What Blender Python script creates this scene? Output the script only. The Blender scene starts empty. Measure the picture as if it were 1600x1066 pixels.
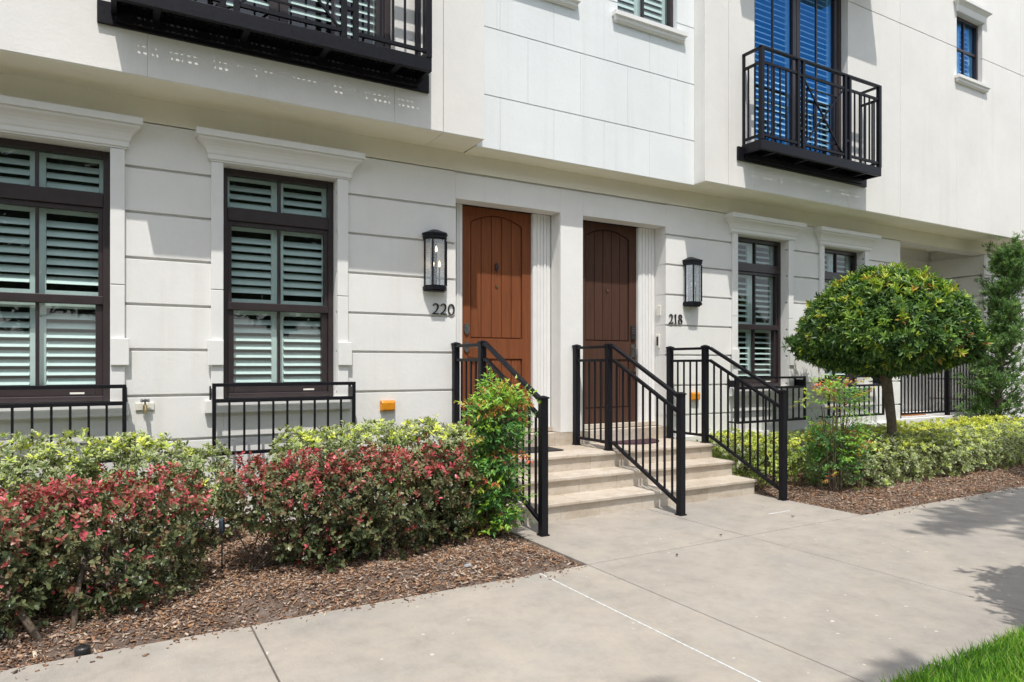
import bpy, math, random
import numpy as np
from mathutils import Vector, Matrix
R = math.radians
rng = np.random.default_rng(7)
random.seed(7)
sc = bpy.context.scene
COL = sc.collection

# ------------------------------------------------------------------ camera, sky, sun, exposure
cam = bpy.data.objects.new('camera', bpy.data.cameras.new('camera')); COL.objects.link(cam)
cam.location = (0, -6.45, 1.40); cam.rotation_euler = (R(90), 0, R(-30))
cam.data.lens = 24.0; cam.data.sensor_width = 36; cam.data.shift_y = 0.02375
cam.data.clip_end = 2000
sc.camera = cam
SUN = Vector((-0.40, -1.0, 2.257)).normalized()
world = bpy.data.worlds.new('World'); sc.world = world; world.use_nodes = True
wn = world.node_tree.nodes; bg = wn['Background']
sky = wn.new('ShaderNodeTexSky'); sky.sky_type = 'NISHITA'; sky.sun_disc = False
sky.sun_elevation = math.asin(SUN.z); sky.sun_rotation = math.atan2(SUN.x, SUN.y) % (2 * math.pi)
sky.ozone_density = 1.0; sky.dust_density = 1.0; sky.air_density = 1.0
hs = wn.new('ShaderNodeHueSaturation'); hs.inputs['Saturation'].default_value = .42   # a milky summer sky
world.node_tree.links.new(sky.outputs[0], hs.inputs['Color']); world.node_tree.links.new(hs.outputs[0], bg.inputs[0]); bg.inputs[1].default_value = 0.15
sl = bpy.data.lights.new('sun', 'SUN'); sl.energy = 2.5; sl.angle = R(0.5); sl.color = (1.0, 0.955, 0.885)
so = bpy.data.objects.new('sun', sl); COL.objects.link(so)
so.rotation_euler = (-SUN).to_track_quat('-Z', 'Y').to_euler()
sc.view_settings.view_transform = 'Standard'; sc.view_settings.look = 'None'
sc.view_settings.gamma = 1; sc.view_settings.exposure = 0.74

# ------------------------------------------------------------------ helpers
ORG = {}
def tag(o, label=None, cat=None, group=None, kind=None):
    if label: o['label'] = label
    if cat: o['category'] = cat
    if group: o['group'] = group
    if kind: o['kind'] = kind
    return o
def thing(name, loc, label, cat, group=None):
    o = bpy.data.objects.new(name, None); COL.objects.link(o); o.location = loc
    o.empty_display_size = 0.2; ORG[o.name] = Vector(loc)
    return tag(o, label, cat, group)
class MB:
    def __init__(s): s.v = []; s.f = []
    def add(s, vs, fs):
        n = len(s.v); s.v += [tuple(p) for p in vs]; s.f += [tuple(i + n for i in f) for f in fs]; return s
    def box(s, x0, x1, y0, y1, z0, z1):
        return s.add([(x0,y0,z0),(x1,y0,z0),(x1,y1,z0),(x0,y1,z0),(x0,y0,z1),(x1,y0,z1),(x1,y1,z1),(x0,y1,z1)],
                     [(0,3,2,1),(4,5,6,7),(0,1,5,4),(1,2,6,5),(2,3,7,6),(3,0,4,7)])
    def bar(s, p, q, w, h, up=(0,0,1)):
        p = Vector(p); q = Vector(q); d = (q - p).normalized(); u = Vector(up)
        if abs(d.dot(u)) > .99: u = Vector((0, 1, 0))
        a = d.cross(u).normalized(); b = a.cross(d).normalized(); vs = []
        for c in (p, q):
            for i, j in ((-1,-1),(1,-1),(1,1),(-1,1)): vs.append(c + a*(i*w/2) + b*(j*h/2))
        return s.add(vs, [(3,2,1,0),(4,5,6,7),(0,1,5,4),(1,2,6,5),(2,3,7,6),(3,0,4,7)])
    def tube(s, pts, rs, n=8, cap=True):
        pts = [Vector(p) for p in pts]
        if not hasattr(rs, '__len__'): rs = [rs]*len(pts)
        base = len(s.v); prev = None
        for i, p in enumerate(pts):
            d = (pts[min(i+1, len(pts)-1)] - pts[max(i-1, 0)]).normalized()
            if prev is None:
                a = d.orthogonal().normalized()
            else:
                a = (prev - d*prev.dot(d)).normalized()
            prev = a; b = d.cross(a)
            for k in range(n):
                t = 2*math.pi*k/n; s.v.append(tuple(p + (a*math.cos(t) + b*math.sin(t))*rs[i]))
        for i in range(len(pts)-1):
            for k in range(n):
                k2 = (k+1) % n; s.f.append((base+i*n+k, base+i*n+k2, base+(i+1)*n+k2, base+(i+1)*n+k))
        if cap:
            s.f.append(tuple(base+k for k in reversed(range(n)))); s.f.append(tuple(base+(len(pts)-1)*n+k for k in range(n)))
        return s
    def loft(s, rings, cap=True):
        n = len(rings[0]); base = len(s.v)
        for r in rings: s.v += [tuple(p) for p in r]
        for i in range(len(rings)-1):
            for k in range(n):
                k2 = (k+1) % n; s.f.append((base+i*n+k, base+i*n+k2, base+(i+1)*n+k2, base+(i+1)*n+k))
        if cap:
            s.f.append(tuple(base+k for k in reversed(range(n)))); s.f.append(tuple(base+(len(rings)-1)*n+k for k in range(n)))
        return s
    def pane(s, x0, x1, y, z0, z1):
        return s.add([(x0,y,z0),(x1,y,z0),(x1,y,z1),(x0,y,z1)], [(0,1,2,3)])
    def prism_y(s, poly, y0, y1):      # polygon in XZ (counter-clockwise seen from -Y) extruded along Y
        return s.loft([[(x, y1, z) for x, z in poly], [(x, y0, z) for x, z in poly]])
    def build(s, name, mat, parent=None, bevel=0, smooth=False, origin=None):
        org = ORG[parent.name] if parent else Vector(origin or (0, 0, 0))
        me = bpy.data.meshes.new(name)
        me.from_pydata([(x-org.x, y-org.y, z-org.z) for x, y, z in s.v], [], s.f); me.update()
        o = bpy.data.objects.new(name, me); COL.objects.link(o); me.materials.append(mat)
        if parent: o.parent = parent
        else: o.location = org
        ORG[o.name] = org
        if bevel:
            m = o.modifiers.new('bevel', 'BEVEL'); m.width = bevel; m.segments = 2; m.limit_method = 'ANGLE'; m.angle_limit = R(40)
        if smooth: me.polygons.foreach_set('use_smooth', [True]*len(me.polygons))
        return o

# ------------------------------------------------------------------ materials
def newmat(name):
    m = bpy.data.materials.new(name); m.use_nodes = True
    nt = m.node_tree; return m, nt, nt.nodes, nt.links, nt.nodes['Principled BSDF']
def ramp(nt, stops):
    r = nt.nodes.new('ShaderNodeValToRGB'); cr = r.color_ramp
    while len(cr.elements) < len(stops): cr.elements.new(0.5)
    for e, (p, c) in zip(cr.elements, stops): e.position = p; e.color = (*c, 1)
    return r
def noise(nt, scale, detail=4, rough=.55, vec=None, dist=0):
    n = nt.nodes.new('ShaderNodeTexNoise'); n.inputs['Scale'].default_value = scale
    n.inputs['Detail'].default_value = detail; n.inputs['Roughness'].default_value = rough; n.inputs['Distortion'].default_value = dist
    if vec: nt.links.new(vec, n.inputs['Vector'])
    return n
def geo(nt):
    return nt.nodes.new('ShaderNodeNewGeometry').outputs['Position']
def mapping(nt, vec, scale):
    m = nt.nodes.new('ShaderNodeMapping'); m.inputs['Scale'].default_value = scale
    nt.links.new(vec, m.inputs['Vector']); return m.outputs[0]
def mix(nt, fac, a, b, mode='MIX'):
    m = nt.nodes.new('ShaderNodeMix'); m.data_type = 'RGBA'; m.blend_type = mode
    for sock, v in ((m.inputs[0], fac), (m.inputs[6], a), (m.inputs[7], b)):
        if isinstance(v, (int, float)): sock.default_value = v
        elif isinstance(v, tuple): sock.default_value = (*v, 1)
        else: nt.links.new(v, sock)
    return m.outputs[2]
def bump(nt, h, strength, dist):
    b = nt.nodes.new('ShaderNodeBump'); b.inputs['Strength'].default_value = strength; b.inputs['Distance'].default_value = dist
    nt.links.new(h, b.inputs['Height']); return b.outputs[0]

def stucco(name, c, var=.05, fine=160, dirt=.17):
    m, nt, N, L, p = newmat(name); pos = geo(nt)
    n1 = noise(nt, 1.3, 7, .7, pos); nf = noise(nt, fine, 3, .6, pos); nt_ = noise(nt, 22, 5, .6, pos, .6)
    n2 = N.new('ShaderNodeMath'); n2.operation = 'MULTIPLY_ADD'; n2.inputs[1].default_value = 2.0; L.new(nt_.outputs[0], n2.inputs[0]); L.new(nf.outputs[0], n2.inputs[2])
    lo = tuple(x*(1-var) for x in c); hi = tuple(min(.9, x*(1+var)) for x in c)
    r = ramp(nt, [(.3, lo), (.7, hi)]); L.new(n1.outputs[0], r.inputs[0])
    st = noise(nt, 1.0, 6, .65, mapping(nt, pos, (5.5, 5.5, .30)))
    r2 = ramp(nt, [(.55, (0, 0, 0)), (.8, (dirt*3, dirt*3, dirt*3))]); L.new(st.outputs[0], r2.inputs[0])
    col = mix(nt, r2.outputs[0], r.outputs[0], tuple(x*k for x, k in zip(c, (.86, .84, .80))))
    L.new(col, p.inputs['Base Color']); p.inputs['Roughness'].default_value = .85
    L.new(bump(nt, n2.outputs[0], .25, .004), p.inputs['Normal'])
    return m
def plain(name, c, rough=.5, metal=0, var=.12, sc_=30, bmp=.1, spec=.5):
    m, nt, N, L, p = newmat(name); pos = geo(nt); n = noise(nt, sc_, 5, .6, pos)
    r = ramp(nt, [(.3, tuple(x*(1-var) for x in c)), (.7, tuple(x*(1+var) for x in c))]); L.new(n.outputs[0], r.inputs[0])
    L.new(r.outputs[0], p.inputs['Base Color']); p.inputs['Metallic'].default_value = metal
    p.inputs['Specular IOR Level'].default_value = spec
    rr = ramp(nt, [(.2, (rough*.8,)*3), (.8, (min(1, rough*1.2),)*3)]); L.new(n.outputs[0], rr.inputs[0]); L.new(rr.outputs[0], p.inputs['Roughness'])
    if bmp: L.new(bump(nt, n.outputs[0], bmp, .003), p.inputs['Normal'])
    return m
M = {}
M['cream'] = stucco('cream_stucco', (.76, .745, .715))
M['lower'] = stucco('pale_stucco', (.77, .762, .742))
M['bay'] = stucco('white_stucco', (.755, .785, .795), .04)
M['soffit'] = stucco('bounce_lifted_soffit_stucco', (.90, .85, .72))  # lightened and warmed in the colour, standing in for light bounced off the concrete
M['bounce_band'] = stucco('bounce_tinted_stucco', (.78, .74, .64))  # wall colour with the warm bounce from below mixed in
M['trim'] = plain('painted_trim', (.76, .755, .74), .6, 0, .03, 6, .03)
M['bronze'] = plain('bronze_frame', (.032, .022, .024), .38, 0, .15, 12, .03)
M['iron'] = plain('painted_iron', (.0075, .0075, .011), .45, 0, .25, 40, .12, .22)
M['shutter'] = plain('shutter_paint', (.86, .89, .875), .45, 0, .04, 10, 0)
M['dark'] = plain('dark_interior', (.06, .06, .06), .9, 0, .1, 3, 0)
M['steel'] = plain('brushed_metal', (.30, .30, .31), .35, 1, .15, 30, .05)
M['brass'] = plain('aged_brass', (.35, .27, .14), .35, 1, .2, 60, .1)
M['black'] = plain('black_plastic', (.02, .02, .022), .45, 0, .2, 30, .05)
M['white_plastic'] = plain('white_plastic', (.75, .73, .66), .4, 0, .03, 8, 0)
M['amber'] = plain('amber_lens', (.66, .25, .012), .25, 0, .18, 25, .05)
M['rubber'] = plain('black_mat', (.022, .021, .021), .9, 0, .3, 120, .5)
M['maroon'] = plain('maroon_mat', (.055, .022, .032), .95, 0, .35, 140, .6)
M['orangemat'] = plain('coir_mat', (.45, .17, .045), .95, 0, .3, 120, .5)
M['bark'] = plain('bark', (.13, .10, .072), .9, 0, .4, 28, 1.0)
M['twig'] = plain('twig', (.10, .075, .055), .85, 0, .35, 60, .5)
M['stone'] = plain('grey_stone', (.27, .28, .29), .8, 0, .25, 22, .6)

def wood_door(name, c):
    m, nt, N, L, p = newmat(name); pos = geo(nt)
    n = noise(nt, 3.0, 6, .65, mapping(nt, pos, (14, 14, .7)), .4)
    r = ramp(nt, [(.25, tuple(x*.70 for x in c)), (.75, tuple(x*1.22 for x in c))]); L.new(n.outputs[0], r.inputs[0])
    L.new(r.outputs[0], p.inputs['Base Color']); p.inputs['Roughness'].default_value = .62; p.inputs['Specular IOR Level'].default_value = .14
    n2 = noise(nt, 4, 5, .6, mapping(nt, pos, (60, 60, 1.5))); L.new(bump(nt, n2.outputs[0], .45, .004), p.inputs['Normal'])
    return m
M['door220'] = wood_door('russet_door_paint', (.205, .068, .028))
M['door218'] = wood_door('dark_brown_door_paint', (.080, .040, .028))

def travertine():
    m, nt, N, L, p = newmat('travertine'); pos = geo(nt)
    gi = N.new('ShaderNodeNewGeometry').outputs['Random Per Island']
    n = noise(nt, 2.0, 7, .65, mapping(nt, pos, (2.2, 5, 9)), .6); n2 = noise(nt, 45, 4, .6, pos)
    r = ramp(nt, [(.25, (.46, .385, .30)), (.5, (.555, .495, .42)), (.75, (.60, .56, .50))]); L.new(n.outputs[0], r.inputs[0])
    ri = ramp(nt, [(0, (.84, .80, .76)), (1, (1, 1, 1))]); L.new(gi, ri.inputs[0])
    c = mix(nt, 1.0, r.outputs[0], ri.outputs[0], 'MULTIPLY')
    pit = ramp(nt, [(.30, (.62, .58, .52)), (.42, (1, 1, 1))]); L.new(n2.outputs[0], pit.inputs[0])
    c = mix(nt, .6, c, pit.outputs[0], 'MULTIPLY'); dn = noise(nt, 1.7, 7, .72, pos); dr = ramp(nt, [(.36, (.74, .71, .66)), (.54, (1, 1, 1))]); L.new(dn.outputs[0], dr.inputs[0]); c = mix(nt, .8, c, dr.outputs[0], 'MULTIPLY')
    L.new(c, p.inputs['Base Color']); p.inputs['Roughness'].default_value = .7
    L.new(bump(nt, n2.outputs[0], .35, .004), p.inputs['Normal']); return m
M['trav'] = travertine()

def concrete():
    m, nt, N, L, p = newmat('concrete'); pos = geo(nt)
    gi = N.new('ShaderNodeNewGeometry').outputs['Random Per Island']
    big = noise(nt, .7, 8, .70, pos, .1); mid = noise(nt, 4.5, 8, .74, pos, .1); fine = noise(nt, 240, 3, .6, pos)
    r = ramp(nt, [(.32, (.315, .292, .265)), (.5, (.37, .335, .29)), (.68, (.415, .375, .325))]); L.new(big.outputs[0], r.inputs[0])
    r2 = ramp(nt, [(.30, (.80, .80, .80)), (.5, (.98, .98, .98)), (.72, (1.10, 1.09, 1.07))]); L.new(mid.outputs[0], r2.inputs[0])
    c = mix(nt, 1, r.outputs[0], r2.outputs[0], 'MULTIPLY')
    r3 = ramp(nt, [(.3, (.86, .86, .86)), (.62, (1.06, 1.06, 1.06))]); L.new(fine.outputs[0], r3.inputs[0])
    c = mix(nt, .8, c, r3.outputs[0], 'MULTIPLY')
    ri = ramp(nt, [(0, (.94, .94, .95)), (1, (1.03, 1.02, 1.0))]); L.new(gi, ri.inputs[0])
    c = mix(nt, 1, c, ri.outputs[0], 'MULTIPLY')
    sp = noise(nt, 17, 1, .4, pos); r4 = ramp(nt, [(.765, (0, 0, 0)), (.785, (.7, .7, .7))]); L.new(sp.outputs[0], r4.inputs[0])
    c = mix(nt, r4.outputs[0], c, (.62, .60, .56))
    st = noise(nt, 1.1, 4, .55, mapping(nt, pos, (.8, 1.6, 1)), .15); r5 = ramp(nt, [(.56, (0, 0, 0)), (.78, (.45, .45, .45))]); L.new(st.outputs[0], r5.inputs[0])
    c = mix(nt, r5.outputs[0], c, (.33, .315, .30))
    bm = noise(nt, 1.0, 3, .6, mapping(nt, pos, (260, 14, 1))); r6 = ramp(nt, [(.3, (.93, .93, .93)), (.7, (1.04, 1.04, 1.04))]); L.new(bm.outputs[0], r6.inputs[0])
    c = mix(nt, 1, c, r6.outputs[0], 'MULTIPLY')
    vo = N.new('ShaderNodeTexVoronoi'); vo.inputs['Scale'].default_value = 2.3; L.new(pos, vo.inputs['Vector'])
    r7 = ramp(nt, [(.022, (.55, .55, .55)), (.034, (0, 0, 0))]); L.new(vo.outputs['Distance'], r7.inputs[0]); c = mix(nt, r7.outputs[0], c, (.20, .18, .16))
    gr = noise(nt, .9, 7, .75, mapping(nt, pos, (1.3, .8, 1))); r8 = ramp(nt, [(.54, (0, 0, 0)), (.66, (.32, .32, .32))]); L.new(gr.outputs[0], r8.inputs[0]); c = mix(nt, r8.outputs[0], c, (.30, .30, .295))
    L.new(c, p.inputs['Base Color']); p.inputs['Roughness'].default_value = .82
    h = N.new('ShaderNodeMath'); h.operation = 'ADD'; L.new(fine.outputs[0], h.inputs[0]); L.new(mid.outputs[0], h.inputs[1])
    L.new(bump(nt, h.outputs[0], .22, .004), p.inputs['Normal']); return m
M['concrete'] = concrete()
def soil():
    m, nt, N, L, p = newmat('soil'); pos = geo(nt)
    n = noise(nt, 9, 8, .7, pos); f = noise(nt, 120, 4, .7, pos)
    r = ramp(nt, [(.3, (.075, .05, .036)), (.52, (.16, .115, .088)), (.75, (.26, .215, .185))]); L.new(n.outputs[0], r.inputs[0])
    r2 = ramp(nt, [(.3, (.6, .6, .6)), (.7, (1.2, 1.2, 1.2))]); L.new(f.outputs[0], r2.inputs[0])
    L.new(mix(nt, 1, r.outputs[0], r2.outputs[0], 'MULTIPLY'), p.inputs['Base Color']); p.inputs['Roughness'].default_value = .95
    L.new(bump(nt, f.outputs[0], .8, .012), p.inputs['Normal']); return m
M['soil'] = soil()
def chips():
    m, nt, N, L, p = newmat('bark_chips')
    gi = N.new('ShaderNodeNewGeometry').outputs['Random Per Island']
    r = ramp(nt, [(0, (.055, .034, .026)), (.2, (.14, .078, .05)), (.42, (.27, .15, .09)), (.60, (.38, .20, .095)), (.76, (.44, .31, .21)), (.9, (.40, .33, .29)), (1, (.60, .50, .38))]); L.new(gi, r.inputs[0])
    n = noise(nt, 90, 4, .6, geo(nt)); r2 = ramp(nt, [(.3, (.7, .7, .7)), (.7, (1.15, 1.15, 1.15))]); L.new(n.outputs[0], r2.inputs[0])
    L.new(mix(nt, 1, r.outputs[0], r2.outputs[0], 'MULTIPLY'), p.inputs['Base Color']); p.inputs['Roughness'].default_value = .85; return m
M['chips'] = chips()
def simple_ground(name, a, b, s, bs=.5):
    m, nt, N, L, p = newmat(name); pos = geo(nt); n = noise(nt, s, 7, .65, pos)
    r = ramp(nt, [(.3, a), (.7, b)]); L.new(n.outputs[0], r.inputs[0]); L.new(r.outputs[0], p.inputs['Base Color'])
    p.inputs['Roughness'].default_value = .9; f = noise(nt, 150, 3, .6, pos); L.new(bump(nt, f.outputs[0], bs, .008), p.inputs['Normal']); return m
M['turf'] = simple_ground('turf', (.022, .055, .010), (.05, .12, .02), 6)
M['asphalt'] = simple_ground('asphalt', (.04, .04, .042), (.065, .065, .065), 3)
M['paint'] = plain('white_line_paint', (.58, .59, .59), .7, 0, .28, 35, .1)
M['joint'] = plain('joint_grime', (.13, .115, .10), .95, 0, .3, 20, .1)

def glass(name, tint, refl, gloss_tint=(1, 1, 1), haze=0):
    m, nt, N, L, p = newmat(name); N.remove(p)
    out = N['Material Output']; tr = N.new('ShaderNodeBsdfTransparent'); tr.inputs[0].default_value = (*tint, 1)
    gl = N.new('ShaderNodeBsdfGlossy'); gl.inputs['Roughness'].default_value = .015; gl.inputs[0].default_value = (*gloss_tint, 1)
    wv = noise(nt, 2.2, 2, .5, geo(nt)); L.new(bump(nt, wv.outputs[0], .08, .02), gl.inputs['Normal'])
    # reflectance of a thin pane, the same from both sides: r0 + (1-r0)(1-cos)^5
    g = N.new('ShaderNodeNewGeometry'); dt = N.new('ShaderNodeVectorMath'); dt.operation = 'DOT_PRODUCT'
    L.new(g.outputs['Incoming'], dt.inputs[0]); L.new(g.outputs['Normal'], dt.inputs[1])
    ab = N.new('ShaderNodeMath'); ab.operation = 'ABSOLUTE'; L.new(dt.outputs['Value'], ab.inputs[0])
    sb = N.new('ShaderNodeMath'); sb.operation = 'SUBTRACT'; sb.inputs[0].default_value = 1; L.new(ab.outputs[0], sb.inputs[1])
    pw = N.new('ShaderNodeMath'); pw.operation = 'POWER'; pw.inputs[1].default_value = 5; L.new(sb.outputs[0], pw.inputs[0])
    mr = N.new('ShaderNodeMapRange'); mr.inputs[3].default_value = .045 + refl; mr.inputs[4].default_value = 1
    L.new(pw.outputs[0], mr.inputs[0]); mx = N.new('ShaderNodeMixShader'); L.new(mr.outputs[0], mx.inputs[0])
    L.new(tr.outputs[0], mx.inputs[1]); L.new(gl.outputs[0], mx.inputs[2]); last = mx.outputs[0]
    if haze:       # seeded, slightly dusty glass scatters some light
        df = N.new('ShaderNodeBsdfDiffuse'); df.inputs[0].default_value = (.55, .60, .66, 1); hz = N.new('ShaderNodeMixShader')
        sd = noise(nt, 70, 3, .6, geo(nt)); hr = ramp(nt, [(.3, (haze*.5,)*3), (.7, (haze*1.5,)*3)]); L.new(sd.outputs[0], hr.inputs[0]); L.new(hr.outputs[0], hz.inputs[0])
        L.new(last, hz.inputs[1]); L.new(df.outputs[0], hz.inputs[2]); last = hz.outputs[0]
    L.new(last, out.inputs[0]); return m
M['glass'] = glass('window_glass', (.735, .835, .82), 0.018)
M['upglass'] = glass('coated_glass', (.70, .90, 1.0), .17, (.05, .36, 1.0))
M['lglass'] = glass('seeded_glass', (.84, .88, .90), .10, haze=.30)
def emit(name, c, s):
    m, nt, N, L, p = newmat(name); p.inputs['Base Color'].default_value = (*c, 1)
    p.inputs['Emission Color'].default_value = (*c, 1); p.inputs['Emission Strength'].default_value = s; return m
M['bulb'] = emit('lit_bulb', (1.0, .70, .38), 3.5)
M['bulb_off'] = plain('frosted_bulb', (.75, .75, .72), .3, 0, .02, 10, 0)

def leafmat(name, stops, edge=None, edge_amt=0., rough=.42, trans=.3, tcol=(1.1, 1.15, .55), edge_lo=.45):
    """colour of each leaf from its own random 'tint'; variegated kinds have a cream margin ('edge' 0 midrib .. 1 margin)"""
    m, nt, N, L, p = newmat(name)
    a = N.new('ShaderNodeAttribute'); a.attribute_name = 'tint'
    r = ramp(nt, stops); L.new(a.outputs['Fac'], r.inputs[0]); c = r.outputs[0]
    if edge:
        e = N.new('ShaderNodeAttribute'); e.attribute_name = 'edge'
        er = ramp(nt, [(edge_lo, (0, 0, 0)), (edge_lo+.18, (edge_amt,)*3)]); L.new(e.outputs['Fac'], er.inputs[0])
        c = mix(nt, er.outputs[0], c, edge)
    L.new(c, p.inputs['Base Color']); p.inputs['Roughness'].default_value = rough; p.inputs['Specular IOR Level'].default_value = .4
    t = N.new('ShaderNodeBsdfTranslucent'); L.new(mix(nt, 1, c, tcol, 'MULTIPLY'), t.inputs[0])
    mx = N.new('ShaderNodeMixShader'); mx.inputs[0].default_value = trans
    L.new(p.outputs[0], mx.inputs[1]); L.new(t.outputs[0], mx.inputs[2]); L.new(mx.outputs[0], N['Material Output'].inputs[0]); return m
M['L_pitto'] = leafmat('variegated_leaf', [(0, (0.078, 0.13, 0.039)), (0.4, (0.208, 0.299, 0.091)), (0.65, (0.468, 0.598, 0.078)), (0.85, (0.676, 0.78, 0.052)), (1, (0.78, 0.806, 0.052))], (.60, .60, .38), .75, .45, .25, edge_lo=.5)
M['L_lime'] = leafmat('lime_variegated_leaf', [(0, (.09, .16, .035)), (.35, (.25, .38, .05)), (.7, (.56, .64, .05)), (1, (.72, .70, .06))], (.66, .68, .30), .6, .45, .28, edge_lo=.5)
M['L_loro'] = leafmat('fringe_flower_leaf', [(0, (.020, .032, .013)), (.18, (.05, .07, .028)), (.36, (.125, .15, .06)), (.52, (.22, .21, .10)), (.60, (.22, .11, .065)), (.72, (.31, .085, .065)), (.88, (.46, .08, .085)), (1, (.58, .10, .135))], None, 0, .36, .16, (1.2, .9, .7))
M['L_top'] = leafmat('topiary_leaf', [(0, (.025, .065, .018)), (.45, (.095, .19, .05)), (.70, (.24, .40, .06)), (.90, (.50, .57, .06)), (.96, (.50, .28, .07)), (1, (.45, .15, .06))], None, 0, .42, .28)
M['L_nand'] = leafmat('nandina_leaf', [(0, (0.037, 0.125, 0.037)), (0.35, (0.106, 0.275, 0.062)), (0.7, (0.3, 0.525, 0.062)), (0.84, (0.425, 0.5, 0.062)), (0.92, (0.575, 0.237, 0.075)), (1, (0.725, 0.175, 0.112))], None, 0, .38, .3)
M['L_juni'] = leafmat('juniper_leaf', [(0, (0.058, 0.123, 0.043)), (0.5, (0.145, 0.275, 0.087)), (1, (0.348, 0.522, 0.145))], None, 0, .6, .2)
M['L_tree'] = leafmat('street_tree_leaf', [(0, (.03, .06, .015)), (1, (.08, .14, .03))], None, 0, .45, .3)
M['L_grass'] = leafmat('grass_blade', [(0, (0.057, 0.149, 0.017)), (0.45, (0.149, 0.345, 0.034)), (0.8, (0.299, 0.529, 0.057)), (0.93, (0.483, 0.552, 0.138)), (1, (0.575, 0.483, 0.23))], None, 0, .5, .35)

# ------------------------------------------------------------------ setting: ground, sidewalk, street
def struct(mb, name, mat, label=None, bevel=0):
    o = mb.build(name, mat, bevel=bevel); o['kind'] = 'structure'
    return o
struct(MB().box(-60, 70, -60, 25, -.30, -.10), 'ground', M['soil'])
GX = [-9, -6.9, -4.4, -1.85, .62, 2.86, 4.47, 6.75, 9.0, 11.2, 13.4, 15.6, 17.8, 20]
sw = MB()
for a, b in zip(GX[:-1], GX[1:]): sw.box(a+.004, b-.004, -4.70, -2.56, -.09, 0)
sw.box(2.866, 4.464, -2.548, -1.30, -.09, .0); sw.box(4.476, 6.03, -2.548, -1.30, -.09, .0)
struct(sw, 'sidewalk', M['concrete'], bevel=.005)
jb = MB().box(-9, 20, -4.69, -2.57, -.095, -.012); jb.box(2.87, 6.02, -2.60, -1.31, -.095, -.012); struct(jb, 'sidewalk_base', M['joint'])
pl = MB(); pl.box(2.451, 2.460, -4.69, -2.57, .0, .003); struct(pl, 'painted_line', M['paint'])
struct(MB().box(5.30, 5.60, -2.10, -2.088, .0, .003), 'painted_dash', M['paint'])
struct(MB().box(-40, 60, -6.95, -4.72, -.09, -.012), 'verge', M['turf'])
cb = MB()
for i in range(-13, 20): cb.box(i*3+.005, i*3+2.995, -7.12, -6.96, -.25, .0)
struct(cb, 'kerb', M['concrete'], bevel=.012)
struct(MB().box(-50, 60, -15, -7.125, -.25, -.13), 'road', M['asphalt'])
struct(MB().box(-50, 60, -60, -15.01, -.25, -.05), 'far_verge', M['turf'])

def bed(name, x0, x1, y0, y1, nx, ny, seed):
    r = np.random.default_rng(seed)
    xs = np.linspace(x0, x1, nx); ys = np.linspace(y0, y1, ny); X, Y = np.meshgrid(xs, ys)
    Z = np.zeros_like(X)
    for k in range(26):
        fx, fy = r.normal(0, 7, 2); Z += .0035*np.sin(X*fx + Y*fy + r.uniform(0, 6.3))
    edge = np.clip(np.minimum(np.minimum(X-x0, x1-X), np.minimum(Y-y0, y1-Y))/.35, 0, 1)
    Z = -.03 + .075*edge + Z*edge
    me = bpy.data.meshes.new(name)
    vs = np.stack([X.ravel(), Y.ravel(), Z.ravel()], 1)
    fs = [(j*nx+i, j*nx+i+1, (j+1)*nx+i+1, (j+1)*nx+i) for j in range(ny-1) for i in range(nx-1)]
    me.from_pydata(vs.tolist(), [], fs); me.polygons.foreach_set('use_smooth', [True]*len(fs))
    o = bpy.data.objects.new(name, me); COL.objects.link(o); me.materials.append(M['soil']); o['kind'] = 'structure'
    def height(px, py):
        i = np.clip(((px-x0)/(x1-x0)*(nx-1)).astype(int), 0, nx-1); j = np.clip(((py-y0)/(y1-y0)*(ny-1)).astype(int), 0, ny-1)
        return Z[j, i]
    return height
hL = bed('planting_bed', -6, 2.86, -2.556, 0, 260, 80, 1)
hR = bed('planting_bed', 6.036, 16, -2.556, 0, 280, 80, 2)
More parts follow.
